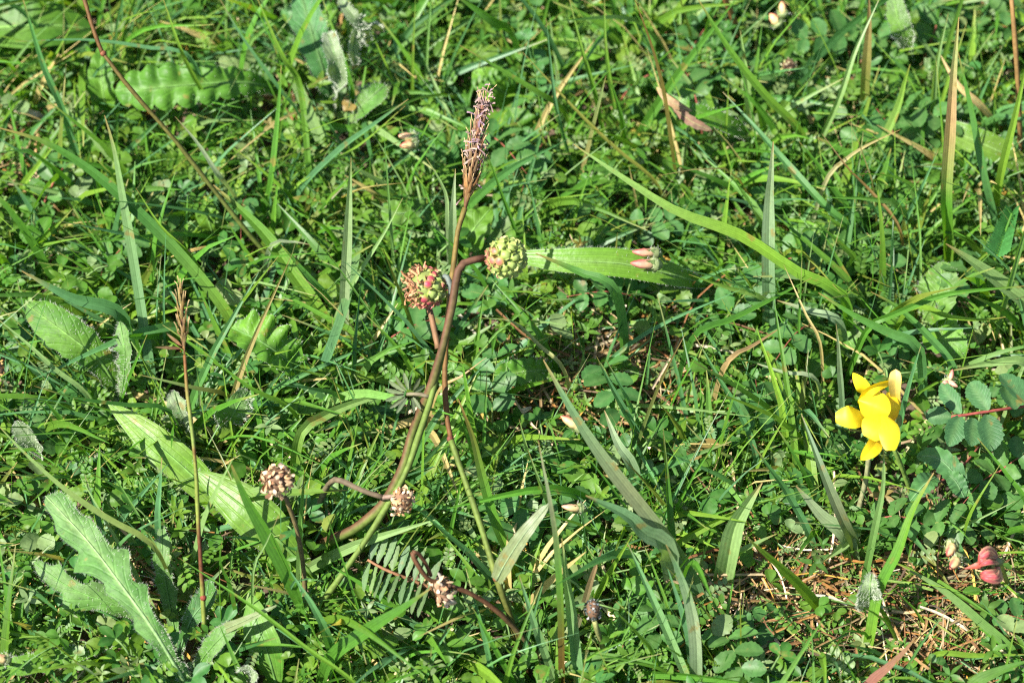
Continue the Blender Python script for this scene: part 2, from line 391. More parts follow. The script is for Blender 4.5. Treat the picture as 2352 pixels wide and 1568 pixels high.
# ------------------------------------------------------------------ grass blades one can follow by eye
BL = []
exec_rows = """
pale yellow-green grass stalk standing up at the top edge beside a scalloped leaf|y|11|12|42|485,245 440,165 410,100 372,-10
broad grey-green blade rising to a sharp tip below the long brown stem|bp|23|10|40|342,820 308,600 282,450 262,340 240,265
long dark green blade arching in from the edge and widening towards the small brown spike|ykg|26|14|36|530,730 420,590 300,470 200,385 100,325 -10,292
blue-green blade climbing steeply to the top edge over a large smooth leaf|bk|16|10|40|172,335 140,240 100,150 50,-10
thin grey blade lying almost flat across the large smooth corner leaf|b|9|26|32|440,135 340,110 200,92 35,96
bright green folded blade curving up past the broad pale blade to the top edge|gy|15|8|40|712,420 690,200 650,130 588,-10
broad pale green blade with a cut tip beside the bright folded blade|p|27|8|22|672,175 700,235 738,322
thin dark blade crossing above the scalloped leaf towards the top edge|kb|9|14|34|690,265 640,200 560,90 500,-10
upright green blade tapering to a point above a yellowed stalk|g|15|8|34|610,475 625,400 640,250 646,150
blue-green blade slanting up from the silvery leaves to a tip near the red bud|b|15|12|36|690,440 776,348 860,285 938,228
thin yellowish blade running under the blue-green slanting blade|y|7|10|26|660,450 720,398 830,330 932,242
thin yellow stalk dropping past the dark arching blade to the small spike|y|8|12|30|480,650 430,580 367,517 312,432
narrow silvery blade crossing the middle of the long brown stem|w|12|12|34|535,448 500,400 455,330 402,268
broad green blade with a downy edge running under the long brown stem|yg|32|10|22|745,735 680,640 600,530 490,425
wide green blade hanging down from the top edge to its narrow stalk|g|32|18|38|1185,82 1130,45 1045,-12
bright green blade with a needle tip pointing at the drooping silver leaf|yg|13|14|36|1295,255 1240,215 1150,160 1055,104
slim grey blade standing tall above the trefoil near the top edge|b|9|10|44|1302,345 1278,250 1264,140 1254,42
thin olive stalk running down from the bright needle blade to the trefoil|o|8|14|28|1510,425 1420,345 1330,260 1200,120
pale tan folded blade standing alone above the trefoil leaves|sp|13|16|36|1358,322 1374,250 1392,174
long light green blade sweeping over the trefoil towards the yellow flower|gyp|25|22|38|1935,682 1830,625 1700,540 1560,488 1450,420 1318,332
olive flower stalk climbing to the top edge beside the withered leaf tip|on|11|8|46|1560,430 1545,330 1528,215 1500,110 1455,-10
slim bright blade in the upright bunch at the top edge, longest of it|gy|11|8|38|1385,300 1362,200 1335,110 1305,-10
slim green blade standing at the inner side of the upright bunch|gy|10|8|36|1418,290 1400,180 1390,90 1388,-10
short green blade low in the upright bunch at the top edge|g|12|6|28|1440,330 1425,260 1400,180
slim green blade curving down below the big brown spike|g|9|10|32|1188,545 1150,440 1121,356
pale blade lying along the stalk just under the big brown spike|pw|20|26|40|1040,515 1042,450 1046,388
narrow whitish blade curling down beside the big brown spike|wp|11|20|34|1030,515 1026,450 1005,405 978,362
long grey blade hanging straight down above the bent pale blade|wp|23|16|42|792,705 798,560 803,440 806,362
bent pale grey-green blade ending in a cut end above a pink fleck|pb|27|10|24|830,560 812,640 790,725 752,832
thin pale blade crossing behind the bent pale blade|p|10|12|30|770,735 830,620 880,540 925,455
light green blade falling from the top edge into a broad fold|yg|19|16|40|1842,312 1760,222 1680,120 1598,-10
pinkish sheathed stem standing at the top edge above the trefoil|yr|22|8|44|1985,255 1990,150 1996,60 1996,-10
slim light blade leaning from the top edge over the dark hollow|p|14|12|42|1895,300 1930,220 1965,115 2022,-8
stout pinkish sheathed stem with a pale tip, tallest near the corner|ygrp|27|8|56|2174,570 2172,450 2182,300 2190,170 2202,40
blue-green blade bending beside the stout pinkish stem|bg|19|10|40|2288,510 2262,400 2232,250 2200,118
light yellow-green blade rising to the edge of the picture beside the ribbed leaf|y|19|10|44|2290,480 2302,390 2330,275 2362,130
slim pale blade standing close behind the stout pinkish stem|p|14|10|38|2140,268 2150,150 2178,30
twisted pale blade standing between two stems above a curled tendril|py|20|12|34|2022,345 2062,250 2078,190 2091,148
green blade slanting down from beside the withered leaf tip|gb|18|14|30|1948,525 1895,475 1800,370 1740,300 1660,212
dark folded blade running beside the blade that starts at the withered tip|kg|14|10|26|1990,530 1920,440 1880,380 1835,325
thin brownish blade slanting across the trefoil to the curled tan bits|dn|8|16|30|2065,525 1990,430 1950,390 1888,308
wide pale blade leaning up beside the slanting brownish blade|pg|23|8|26|2016,452 2032,400 2047,340
thin grey blade arching across the slanting blades to a tan tip|ws|10|20|30|1898,415 1945,365 1990,335 2068,298
broad green blade lying beneath the thin grey arching blade|g|27|9|14|2050,405 1960,360 1875,315
broad blue-grey blade standing upright with a sharp tip beside the sweeping blade|bw|30|10|46|1768,720 1766,600 1768,470 1772,400 1776,325
pale upright blade behind the falling fold near the top edge|p|18|8|34|1725,275 1714,170 1700,70
thin blue blade leaning out from the stout pinkish stem|b|10|14|32|2090,488 2120,425 2155,345
dark blue-green folded blade lying over a downy leaf near the edge|kb|30|22|28|285,725 170,685 50,622
slim pale blade falling across low leaves beside the downy tongue leaf|p|11|12|26|200,905 130,850 70,795 -10,728
thin dark blade arching above the ribbed leaf to the small spike stalk|k|10|20|28|390,945 290,930 180,915 78,886
bright straight blade slanting down below the folded scalloped leaf|yg|10|14|30|672,942 575,890 468,808
olive blade with an orange tip crossing behind the small spike stalk|sop|12|14|28|530,915 440,890 318,860
green blade leaning beside the curled downy leaf with a dark tip|g|10|8|30|283,915 305,850 338,768
thin yellow-green blade crossing above the folded scalloped leaf|y|9|14|32|535,735 580,665 640,588
broad pale yellowish blade lying across behind the burnet stem|yp|23|20|22|690,1000 745,955 830,920 925,898
blue-green blade falling beside the downy ribbed leaf above the scalloped leaf|bg|17|12|28|758,690 715,640 645,562
short grey blade lying flat with a sharp tip beside a cut straw|w|14|18|20|622,570 665,556 712,562
stout grey-green blade rising to a blue tip from the centre of the turf|bvb|31|10|44|1600,1345 1545,1255 1475,1165 1400,1070 1325,960 1248,826
blue blade with a fine tip standing behind the stout grey-green blade|b|15|10|36|1472,1015 1430,935 1395,870 1370,818
fine blue blade close beside the fine-tipped blue blade|b|11|10|34|1462,965 1432,900 1392,826
short blue leaf blade folded flat behind the stout grey-green blade|bw|26|14|24|1455,1075 1420,1020 1388,942
thin dark stem leaning through the dry patch in the centre|kn|8|10|34|1458,1045 1500,920 1535,840 1575,765
broad grey-green blade lying over the long ribbed leaf near the burnet heads|bg|27|30|36|1412,672 1330,625 1230,582
flattened bright green shoot with a reddish edge and a pointed blue tip|ygn|21|8|40|1175,1290 1135,1190 1105,1080 1085,1000 1052,915
slim pale blade standing just below a tan straw|p|10|8|28|1225,1070 1208,1020 1192,962
thin tan dead stalk slanting across the grass stalk behind the burnet stem|sd|10|16|24|1010,898 1060,865 1118,820
thin straw-coloured blade falling from the burnet stem to the dry patch|sp|9|16|24|1295,850 1240,795 1180,740 1100,730
dark green curved blade bent at a sharp elbow beside the serrated leaves|kg|15|22|30|1596,774 1680,735 1770,690 1865,638
thin blue blade dropping from the elbow of the dark curved blade|bk|13|12|28|1735,1040 1700,950 1655,875 1595,770
blue-green blade with a sharp tip slanting over a round toothed leaf|bg|22|22|30|2112,802 2045,765 1970,728 1880,672
bright green arching blade running out to the edge above the toothed leaf|g|14|22|32|1992,757 2060,720 2150,682 2230,668 2362,656
bright yellow-green blade lying level below the bright arching blade|y|14|18|22|2095,708 2180,728 2250,735 2310,728
blue-green blade falling diagonally past the red fleck above the flower|bg|17|12|24|2190,845 2130,770 2060,705 2000,670
wide pale green blade falling to the edge beside serrated leaflets|p|36|14|32|2365,712 2290,645 2230,600 2172,560
pale level blade running in from the edge above the small wilted buds|p|22|22|24|2362,838 2270,835 2180,852
blue-grey upright blade standing just above the yellow flower|bw|14|12|36|1936,935 1930,850 1926,790 1920,742
short tan dead blade lying above the dry patch in the middle|sr|15|24|26|1668,840 1730,795 1794,752
pale blade leaning through the dark curved blade|py|12|14|26|1762,692 1670,660 1582,630
fine pale stalk falling from the sweeping blade to the leaves above the flower|s|7|20|32|1885,795 1850,720 1800,608
grey-green blade lying flat under the round toothed leaf|bw|22|16|20|1925,742 1860,715 1785,690
thin grey curved blade lying above the grey-pink leaves near the flower|w|11|18|22|1872,872 1800,855 1712,826
dark blade rising behind the yellow flower towards the blue-green diagonal blade|kb|14|12|28|2062,1000 2085,900 2115,795
stout grey and purplish shoot slanting down beside the yellow flower|gvb|24|10|34|1965,1258 1938,1200 1898,1105 1840,950
wide pale leaf blade with a thin shadow line standing in the low turf|p|44|12|24|1672,1285 1688,1210 1715,1160 1750,1108
small pale blade lying at the foot of the wide pale leaf blade|p|17|12|16|1688,1282 1730,1252 1785,1225
dark blue-green blade arching down towards the dead orange leaf bits|bk|16|10|30|1862,1235 1810,1135 1775,1085 1728,1020
broad pale blade running into the foot of the stout purplish shoot|pw|34|14|24|1945,1235 1890,1185 1855,1145 1828,1115
pale blade tip spreading below the foot of the purplish shoot|p|27|10|14|1970,1220 1935,1255 1892,1288
upright green blade standing below the lowest yellow petal|gp|16|8|34|1985,1335 2008,1220 2028,1120 2030,1030
stout bright green blade growing up beside the silvery downy leaf|ygy|25|8|32|2000,1460 2022,1350 2062,1270 2098,1170 2145,1085
light green blade running down to the corner through dry stalks|gp|19|8|14|2330,1500 2250,1425 2160,1350 2068,1298
slim green blade leaning over the serrated leaflets near the edge|y|9|10|30|2210,1240 2235,1170 2298,1065
thin pale blade crossing below the slim leaning green blade|p|7|12|24|2190,1222 2260,1185 2332,1150
slim green blade falling to the edge below the serrated leaflets|g|11|16|28|2362,1165 2310,1085 2245,1005
stout pink shoot lying at the bottom edge|qqr|24|14|24|1995,1580 2040,1535 2075,1500 2104,1462
jointed blue-grey shoot standing at the bottom edge beside the dead spotted leaf|bwb|28|6|34|1602,1580 1600,1470 1588,1390 1560,1310 1530,1250
level bright blade in the dry corner at the bottom|y|12|10|14|2150,1503 2240,1505 2362,1502
pale broad blade in the very corner at the bottom|pg|28|10|16|2235,1575 2300,1540 2365,1515
long olive stalk running from the edge across the big lobed leaf|op|13|22|34|360,1258 250,1190 150,1122 60,1042 -10,970
wide green blade with a fine point crossing the broad ribbed leaf|g|35|12|42|688,1370 625,1245 570,1150 528,1058
short blue-green blade hanging beside the ribbed leaf above a downy tip|b|16|18|28|364,1200 368,1120 372,1050
slim green blade standing straight beside the dry seed head stalk|pg|13|8|34|688,1310 692,1190 700,1078
curved slim blade rising below the ribbed leaf with a bent tip|g|13|8|30|548,1420 530,1340 508,1290 510,1242
bright wiry blade falling from the small spike stalk to the bottom edge|yg|9|14|26|820,1575 700,1485 590,1400 410,1280
level pale blade passing behind the tall dry seed head|py|22|16|18|570,1138 680,1132 800,1125
thin whitish straw lying across the wide green blade|p|6|24|30|582,1312 610,1250 642,1178
pale blade curving out of the bottom edge near the silver tuft|w|12|10|24|250,1580 215,1545 170,1518
wide green blade rising from the bottom edge to a tip at the drooped stalk|g|31|14|34|762,1512 850,1445 920,1400 988,1352
curved broad blue-grey blade hanging over the stout grey-green blade|wb|42|22|38|1535,1262 1480,1225 1440,1185 1345,1138
purplish sheath of a tall brown stem rising from the bottom edge|nngvw|16|6|52|1292,1580 1290,1420 1282,1270 1268,1170 1236,1010
pale slim blade leaning against the purplish sheath|p|11|12|34|1262,1165 1240,1110 1212,1032
pale upright blade growing close beside the brown stem at the bottom|bp|24|6|34|1330,1580 1312,1420 1300,1330 1290,1235
pale blade in the bunch at the foot of the tall grass stalk|pb|17|6|26|1270,1550 1230,1440 1192,1320
green blade at the bottom edge below the drooped stalk|g|12|6|26|1185,1575 1135,1485 1084,1392
short purple blade standing among dead straws|vr|14|8|26|1342,1388 1362,1320 1388,1248
long pale blade slanting to the bottom edge beside round leaves|pb|19|8|30|1585,1580 1505,1390 1440,1245
yellow-green blade leaning over the pale bent straws|y|14|8|28|1368,1378 1410,1300 1452,1228
thin green blade rising behind the drooped dry stalk|g|9|10|28|1030,1250 1050,1150 1062,1085
level green blade with dark bars at the bottom near the grey bristly head|pg|18|9|12|1335,1512 1440,1515 1560,1540
"""
for row in exec_rows.strip().split('\n'):
    la, co_, wd, z0, z1, pt = row.split('|')
    pts = [tuple(float(k) for k in q.split(',')) for q in pt.split()]
    BL.append((la, co_, float(wd), float(z0) + 5, float(z1) + 4, pts))

def ramp(codes, t):
    cs = [COL[k] for k in codes]
    if len(cs) == 1: return cs[0]
    u = t * (len(cs) - 1)
    i = min(int(u), len(cs) - 2)
    return mixc(cs[i], cs[i + 1], u - i)

def cam_normal(j=.35):
    return Vector((-.25 + rnd.uniform(-j, j), -.35 + rnd.uniform(-j, j), .95))

def make_blade(la, codes, wd, z0, z1, pts):
    n = len(pts)
    W = [P(x, y, lerp(z0, z1, (i / (n - 1)) ** .75) * MM) for i, (x, y) in enumerate(pts)]
    d = W[0] - W[1]; d.z = 0
    root = W[0] + d.normalized() * min(.004, z0 * MM * .5)
    root.z = .0005
    stemlike = codes[-1] in 'rvw' and 'n' in codes
    cut = la.startswith('bent pale') or 'cut tip' in la
    k0 = jit(COL[codes[0]], .06)
    cf = rnd.uniform(.92, 1.08); tipb = rnd.uniform(.86, .97)
    def col(t):
        c = ramp(codes, max(0, (t - .08) / .92))
        c = (c[0] * cf, c[1] * cf, c[2] * cf)
        if t > tipb and not cut: c = mixc(c, COL['d'], (t - tipb) / (1 - tipb) * .9)
        return c
    px = wd * PX
    def wid(t):
        a = min(1, .55 + t * 2.2)
        b = 1 if cut else max(.03, min(1, (1 - t) * 2.6)) ** .75
        return px * a * b
    mb = MB()
    ribbon(mb, [root] + W, wid, cam_normal(.3), col, rnd.uniform(.18, .42), rnd.uniform(-.35, .35), 18)
    o = bpy.data.objects.new('grass_shoot', mb.mesh('grass_shoot', M_grass, root))
    o.location = root
    C.objects.link(o)
    if 'stem' in la or 'shoot' in la: o.name = 'grass_culm'
    tag(o, la, 'grass stem' if ('stem' in la or 'shoot' in la) else 'grass blade', 'grass blades one can follow')
    if z1 > 18: keep([p for p in pts], wd * .2)
for b in BL: make_blade(*b)

# ------------------------------------------------------------------ profiles and margins
def pf_obov(t): return max(0, math.sin(math.pi * min(1, t) ** 1.4)) ** .6
def pf_ell(t): return max(0, math.sin(math.pi * t)) ** .6
def pf_lance(t): return max(.05, math.sin(math.pi * t ** .8)) ** .9 if t < 1 else 0
def pf_plant(t): return max(.18 if t < .3 else 0.0, math.sin(math.pi * t ** 1.05)) ** .8 if 0 < t < 1 else (.18 if t <= 0 else 0)
def pf_tongue(t): return (.25 + .75 * min(1, t * 1.7) ** 1.1) * (1 if t < .72 else max(0, 1 - ((t - .72) / .28) ** 2.2) ** .5)
def pf_petal(t): return (max(0, math.sin(math.pi * min(1, t) ** .9))) ** .55
def pf_round(t): return max(0, 1 - ((t - .52) / .52) ** 2) ** .5
def pf_point(t): return (t * 2.2) ** .6 * (1 - t) ** .75 / .95 if 0 < t < 1 else 0

def ed_serr(n, a):
    def f(t, s):
        u = (t * n + (.3 if s > 0 else 0)) % 1
        return 1 + a * (u - .5)
    return f
def ed_cren(n, a):
    def f(t, s): return 1 - a + a * 1.6 * abs(math.sin(math.pi * (t * n + (.4 if s > 0 else 0)))) ** .7
    return f
def ed_lobe(n, a):
    def f(t, s):
        u = (t * n + (.37 if s > 0 else 0)) % 1
        sh = 1 - u / .8 if u < .8 else (u - .8) / .2
        return 1 - a + a * 1.5 * (1 - sh) ** 1.3 * (.75 + .5 * math.sin(t * 13 + s))
    return f

def broad(parent, pts_px, wpx, prof, edge, c0, c1, mat, name='leaf', n=34, m=9, fold=.12, curl=0, ripple=.06, rf=6, N=None, hair=0, hl=.9, rib=None, twist=0, hedge=.55, kp=.22, pucker=None, hcol=(.46, .49, .38)):
    """pts_px: (x, y, z mm) from the foot to the tip"""
    pts = [P(x, y, z * MM) for x, y, z in pts_px]
    hw = lambda t: wpx * .5 * PX * prof(t)
    rib_c = rib or mixc(c0, COL['p'], .35)
    def col(s, t):
        c = mixc(c0, c1, .5 + .5 * math.sin(t * 9 + s * 2.3) * .6 + (t - .5) * .5)
        if abs(s) < .1: c = mixc(c, rib_c, .8)
        return c
    mb = MB()
    g = leaf(mb, pts, hw, N or cam_normal(.2), col, n, m, edge, fold, curl, ripple, rf, pucker, twist=twist)
    o = mb.build(name, mat, parent)
    mr = MB()
    c = spline(pts, 10)
    tube(mr, [q + Vector((0, -.0001, .0001)) for q in c], lambda t: wpx * PX * .035 * (1.15 - t) + 5e-5, lambda t, a: rib_c, 12, 5)
    mr.build('midrib', M_stem, o)
    if hair:
        mh = MB(); hairs(mh, g, hair, hl * MM, hcol, hedge)
        h = mh.build('hairs', M_hair, o, False); h['kind'] = 'stuff'
    if kp: keep([(x, y) for x, y, z in pts_px], wpx * kp)
    return o

GL, GM, GB, GD = (.10, .22, .022), (.06, .165, .02), (.06, .165, .06), (.033, .11, .025)
GG = (.105, .185, .065)

def plant(name, label, cat, x, y, group=None): return thing(name, label, cat, P(x, y, 0), group)

# downy lobed rosettes
a = plant('hawkbit_plant', 'downy rosette with long lobed grey-green leaves at the bottom edge', 'hawkbit', 430, 1575)
broad(a, [(430, 1575, 12), (355, 1450, 23), (280, 1345, 26), (200, 1240, 26), (105, 1138, 27)], 100, pf_tongue, ed_lobe(5.5, .42), (.055, .15, .03), (.09, .175, .055), M_hairleaf, n=60, hair=1500, ripple=.14, rf=5, kp=.42, curl=.25, rib=COL['p'])
broad(a, [(430, 1575, 3), (330, 1425, 12), (260, 1385, 16), (170, 1355, 18), (78, 1290, 19)], 76, pf_tongue, ed_lobe(5, .48), GM, GG, M_hairleaf, n=54, hair=1200, ripple=.14)
broad(a, [(425, 1570, 3), (388, 1380, 12), (374, 1290, 20), (372, 1205, 22)], 44, pf_tongue, ed_lobe(6, .25), GM, GG, M_hairleaf, hair=500, ripple=.15)
a = plant('hawkbit_plant', 'downy rosette with a smooth tongue leaf and curled grey leaves', 'hawkbit', 290, 960)
broad(a, [(285, 935, 6), (235, 835, 18), (150, 765, 24), (62, 700, 24)], 92, pf_tongue, ed_lobe(8, .1), GL, GM, M_hairleaf, n=44, hair=1000, ripple=.05, curl=.25, kp=.25)
broad(a, [(275, 935, 6), (285, 860, 20), (286, 800, 28), (275, 738, 30)], 52, pf_tongue, ed_lobe(5, .25), GM, GG, M_hairleaf, hair=700, ripple=.18, N=Vector((-.5, -.4, .7)))
broad(a, [(440, 1010, 5), (418, 960, 18), (400, 895, 24)], 56, pf_tongue, ed_lobe(4, .22), GG, COL['w'], M_hairleaf, hair=800, ripple=.2, fold=.5)
broad(a, [(490, 1010, 5), (530, 960, 18), (550, 925, 22), (572, 898, 22)], 78, pf_tongue, ed_lobe(4, .35), GM, GG, M_hairleaf, hair=800, ripple=.15, N=Vector((.45, -.4, .8)))
a = plant('hawkbit_plant', 'small silvery downy leaves tucked at the edge beside low trefoil', 'hawkbit', 105, 1075)
broad(a, [(105, 1065, 4), (75, 1020, 14), (38, 965, 20)], 52, pf_tongue, ed_lobe(4, .2), GG, COL['w'], M_hairleaf, hair=800, hl=.8, fold=.35)
broad(a, [(110, 1075, 4), (160, 1080, 10), (240, 1040, 14)], 36, pf_lance, None, GB, GD, M_leaf, hair=150)
a = plant('hawkbit_plant', 'dark downy leaf and silvery hairy leaves near the top edge', 'hawkbit', 770, 265)
broad(a, [(770, 260, 6), (745, 170, 18), (715, 70, 26), (690, -20, 28)], 92, pf_tongue, ed_lobe(6, .22), GD, GB, M_hairleaf, n=44, hair=700, ripple=.08, kp=.25)
broad(a, [(775, 265, 6), (778, 180, 26), (765, 115, 34), (752, 78, 30)], 44, pf_tongue, ed_lobe(6, .2), GG, COL['w'], M_hairleaf, hair=1300, fold=.55, ripple=.15)
broad(a, [(850, 105, 12), (838, 78, 26), (822, 68, 30), (812, 110, 24), (818, 150, 18)], 32, pf_tongue, ed_lobe(4, .15), GG, COL['w'], M_hairleaf, hair=900, fold=.3, N=Vector((.3, -.8, .3)))
broad(a, [(880, 75, 14), (830, 55, 30), (800, 25, 34), (770, -25, 36)], 34, pf_ell, None, GG, COL['w'], M_hairleaf, hair=1100, fold=.6)
broad(a, [(800, 300, 6), (825, 250, 18), (850, 225, 22), (885, 195, 22)], 70, pf_tongue, ed_lobe(5, .15), GG, GM, M_hairleaf, hair=500)
a = plant('hawkbit_plant', 'small silvery leaf with rows of hairs below the stout bright blade', 'hawkbit', 2000, 1420)
broad(a, [(2001, 1412, 6), (1998, 1380, 18), (1998, 1345, 24), (2002, 1316, 24)], 52, pf_ell, ed_cren(8, .1), GL, COL['w'], M_hairleaf, hair=1500, hl=.9, ripple=.12)
a = plant('hawkbit_plant', 'long downy leaf lying along the bottom edge in the corner', 'hawkbit', 300, 1470)
broad(a, [(300, 1462, 6), (220, 1490, 12), (120, 1515, 14), (-20, 1540, 14)], 50, pf_tongue, ed_lobe(7, .1), GM, GL, M_hairleaf, hair=700)
a = plant('hawkbit_plant', 'downy leaves crossing the foot of the small spike stalk', 'hawkbit', 440, 1580)
broad(a, [(440, 1585, 4), (460, 1520, 12), (500, 1470, 18), (545, 1430, 20)], 46, pf_tongue, ed_lobe(6, .12), GM, GG, M_hairleaf, hair=600)
broad(a, [(410, 1500, 6), (440, 1420, 14), (470, 1380, 16), (480, 1330, 16)], 50, pf_tongue, ed_lobe(4, .2), GB, GM, M_hairleaf, hair=500)
a = plant('hawkbit_plant', 'silver tuft of folded hairy leaves at the bottom edge', 'hawkbit', 575, 1580)
broad(a, [(580, 1590, 4), (578, 1550, 16), (570, 1525, 20)], 60, pf_tongue, ed_lobe(5, .2), GG, COL['w'], M_hairleaf, hair=1000, fold=.5)
a = plant('hawkbit_plant', 'pale hairy leaf hanging at the top edge beside the pinkish stem', 'hawkbit', 2090, 150)
broad(a, [(2092, 140, 8), (2075, 80, 22), (2060, 30, 26), (2050, -20, 28)], 52, pf_tongue, ed_lobe(6, .1), GL, GG, M_hairleaf, hair=900)

# scalloped leaves
a = plant('betony_plant', 'scalloped light green leaves beside the long brown stem', 'betony', 640, 225)
broad(a, [(640, 205, 10), (560, 190, 20), (430, 195, 24), (330, 205, 24), (264, 208, 22)], 104, pf_tongue, ed_cren(9, .2), (.075, .19, .018), (.06, .16, .02), M_net, pucker=(9, .4), n=72, ripple=.1, rf=9, hair=250, hl=.6, kp=.25, curl=.3)
broad(a, [(255, 275, 6), (240, 230, 16), (232, 165, 20), (238, 100, 20)], 62, pf_ell, ed_cren(7, .15), GL, GM, M_net, pucker=(7, .32), n=54, ripple=.1, rf=7, kp=.2)
a = plant('betony_plant', 'folded scalloped leaf with a whitish underside below the arching blade', 'betony', 700, 910)
broad(a, [(700, 900, 8), (660, 830, 18), (600, 785, 24), (532, 752, 24)], 96, pf_tongue, ed_cren(7, .24), GM, GL, M_net, pucker=(7, .32), n=60, ripple=.22, rf=7, hair=500, hl=.6, fold=.35, kp=.25, N=Vector((.35, -.2, .9)))
broad(a, [(690, 900, 7), (650, 850, 14), (600, 815, 17), (555, 790, 17)], 44, pf_ell, ed_serr(9, .4), COL['p'], GG, M_net, fold=.2, hair=300)
a = plant('betony_plant', 'bright scalloped leaves behind the tall grass stalk', 'betony', 1060, 580)
broad(a, [(1050, 580, 6), (1075, 545, 14), (1100, 510, 16), (1128, 478, 16)], 82, pf_ell, ed_cren(6, .2), GL, GL, M_net, pucker=(6, .2), n=48, ripple=.12, kp=.4)
broad(a, [(1040, 575, 6), (1030, 560, 12), (1010, 590, 14)], 46, pf_ell, ed_cren(5, .2), GL, GM, M_net, pucker=(5, .2))
a = plant('betony_plant', 'small bright scalloped leaf lying under the burnet stem by the dry patch', 'betony', 1290, 870)
broad(a, [(1290, 850, 8), (1240, 850, 16), (1190, 855, 18), (1135, 862, 18)], 58, pf_tongue, ed_cren(9, .15), GL, GM, M_net, pucker=(9, .32), n=54, hair=200, ripple=.12)
a = plant('betony_plant', 'grey scalloped leaf below the blue-green slanting blade', 'betony', 1010, 500)
broad(a, [(1010, 495, 6), (970, 485, 14), (920, 490, 16), (875, 485, 16)], 62, pf_tongue, ed_cren(7, .18), GG, GL, M_net, pucker=(7, .32), n=48, ripple=.15)
a = plant('betony_plant', 'yellow-green scalloped leaf standing below the long brown stem', 'betony', 500, 560)
broad(a, [(505, 570, 4), (490, 540, 10), (478, 500, 14), (470, 462, 14)], 62, pf_ell, ed_cren(6, .15), GL, GL, M_net, pucker=(6, .2), n=44)
broad(a, [(460, 900, 4), (425, 850, 8), (380, 830, 10)], 60, pf_ell, ed_cren(5, .2), GM, GL, M_net, pucker=(5, .2), n=40)
a = plant('betony_plant', 'two round pale leaves under the needle blade near the top', 'betony', 1200, 290)
broad(a, [(1225, 330, 6), (1195, 290, 14), (1170, 250, 16)], 92, pf_ell, ed_cren(5, .1), GL, GM, M_net, pucker=(5, .2), n=40)
broad(a, [(1180, 230, 6), (1140, 200, 14), (1085, 165, 16)], 86, pf_ell, ed_cren(5, .1), GL, GL, M_net, pucker=(5, .2), n=40)
a = plant('betony_plant', 'pale scalloped leaves in the upright grass bunch at the top', 'betony', 1330, 170)
broad(a, [(1290, 130, 6), (1330, 115, 14), (1390, 125, 14)], 66, pf_ell, ed_cren(6, .12), GL, GL, M_net, pucker=(6, .2), n=40)
broad(a, [(1275, 150, 6), (1230, 135, 14), (1180, 120, 14)], 56, pf_ell, ed_cren(5, .12), GL, GM, M_net, pucker=(5, .2), n=40)
a = plant('large_leaf', 'large smooth green leaf in the top corner behind the grass', 'leaf', -30, 60)
broad(a, [(-60, 70, 14), (40, 60, 18), (120, 58, 18), (215, 68, 14)], 125, pf_ell, None, (.09, .2, .02), GM, M_leaf, ripple=.02, kp=.25)

# ribbed plantain leaves
a = plant('plantain_plant', 'ribwort plantain with two broad ribbed leaves under the dry seed head', 'plantain', 730, 1330)
broad(a, [(560, 1235, 7), (460, 1110, 17), (350, 1010, 22), (245, 922, 22)], 78, pf_plant, None, GL, (.15, .24, .05), M_par, n=40, hair=350, hl=.8, kp=.2, ripple=.06, fold=.2, curl=.2)
broad(a, [(725, 1325, 6), (640, 1240, 15), (560, 1165, 19), (450, 1080, 19)], 104, pf_plant, None, GL, (.14, .235, .05), M_par, n=40, hair=250, hl=.8, kp=.2, ripple=.06, fold=.15, curl=.25)
broad(a, [(640, 1590, 5), (615, 1500, 14), (590, 1430, 17), (575, 1360, 17)], 76, pf_plant, None, GM, (.12, .22, .05), M_par, n=30, kp=.4)
broad(a, [(330, 1370, 4), (420, 1360, 8), (540, 1370, 8)], 46, pf_plant, None, (.16, .2, .03), GM, M_par, kp=0)
a = plant('plantain_plant', 'ribwort plantain with a long level leaf behind the burnet heads', 'plantain', 1610, 660)
broad(a, [(1640, 660, 8), (1560, 635, 20), (1430, 605, 26), (1290, 598, 26), (1130, 585, 22)], 66, pf_plant, None, (.11, .21, .03), GL, M_par, n=40, hair=700, hl=.8, hedge=.9, kp=.25, ripple=.03, fold=.1)
a = plant('plantain_plant', 'plantain leaf with a withered pinkish tip among upright stalks', 'plantain', 1740, 330)
broad(a, [(1750, 330, 8), (1680, 290, 20), (1590, 250, 26), (1530, 215, 26)], 42, pf_plant, None, GL, GM, M_par, n=30, hair=250)
broad(a, [(1590, 255, 26.5), (1560, 245, 29), (1530, 225, 30), (1508, 200, 30)], 20, pf_ell, None, COL['r'], COL['d'], M_dry, 'withered_tip')
broad(a, [(1545, 245, 27), (1590, 280, 28), (1635, 300, 27)], 24, pf_ell, ed_serr(5, .3), (.2, .1, .06), (.15, .1, .06), M_dry, 'withered_edge', kp=.3)
a = plant('plantain_plant', 'broad ribbed leaf striped with blade shadows at the edge', 'plantain', 2380, 400)
broad(a, [(2400, 410, 8), (2300, 350, 16), (2220, 315, 18), (2118, 262, 18)], 66, pf_plant, None, (.15, .25, .045), GL, M_par, n=30, hair=250, kp=.25)
broad(a, [(2300, 300, 10), (2250, 240, 22), (2200, 195, 26), (2155, 118, 27)], 17, pf_lance, None, COL['s'], COL['r'], M_par)
a = plant('plantain_plant', 'narrow downy plantain leaf crossing below the trefoil at the bottom centre', 'plantain', 1560, 1090)
broad(a, [(1580, 1090, 5), (1520, 1010, 10), (1440, 940, 12), (1380, 880, 12)], 42, pf_plant, None, GL, GM, M_par, n=30)

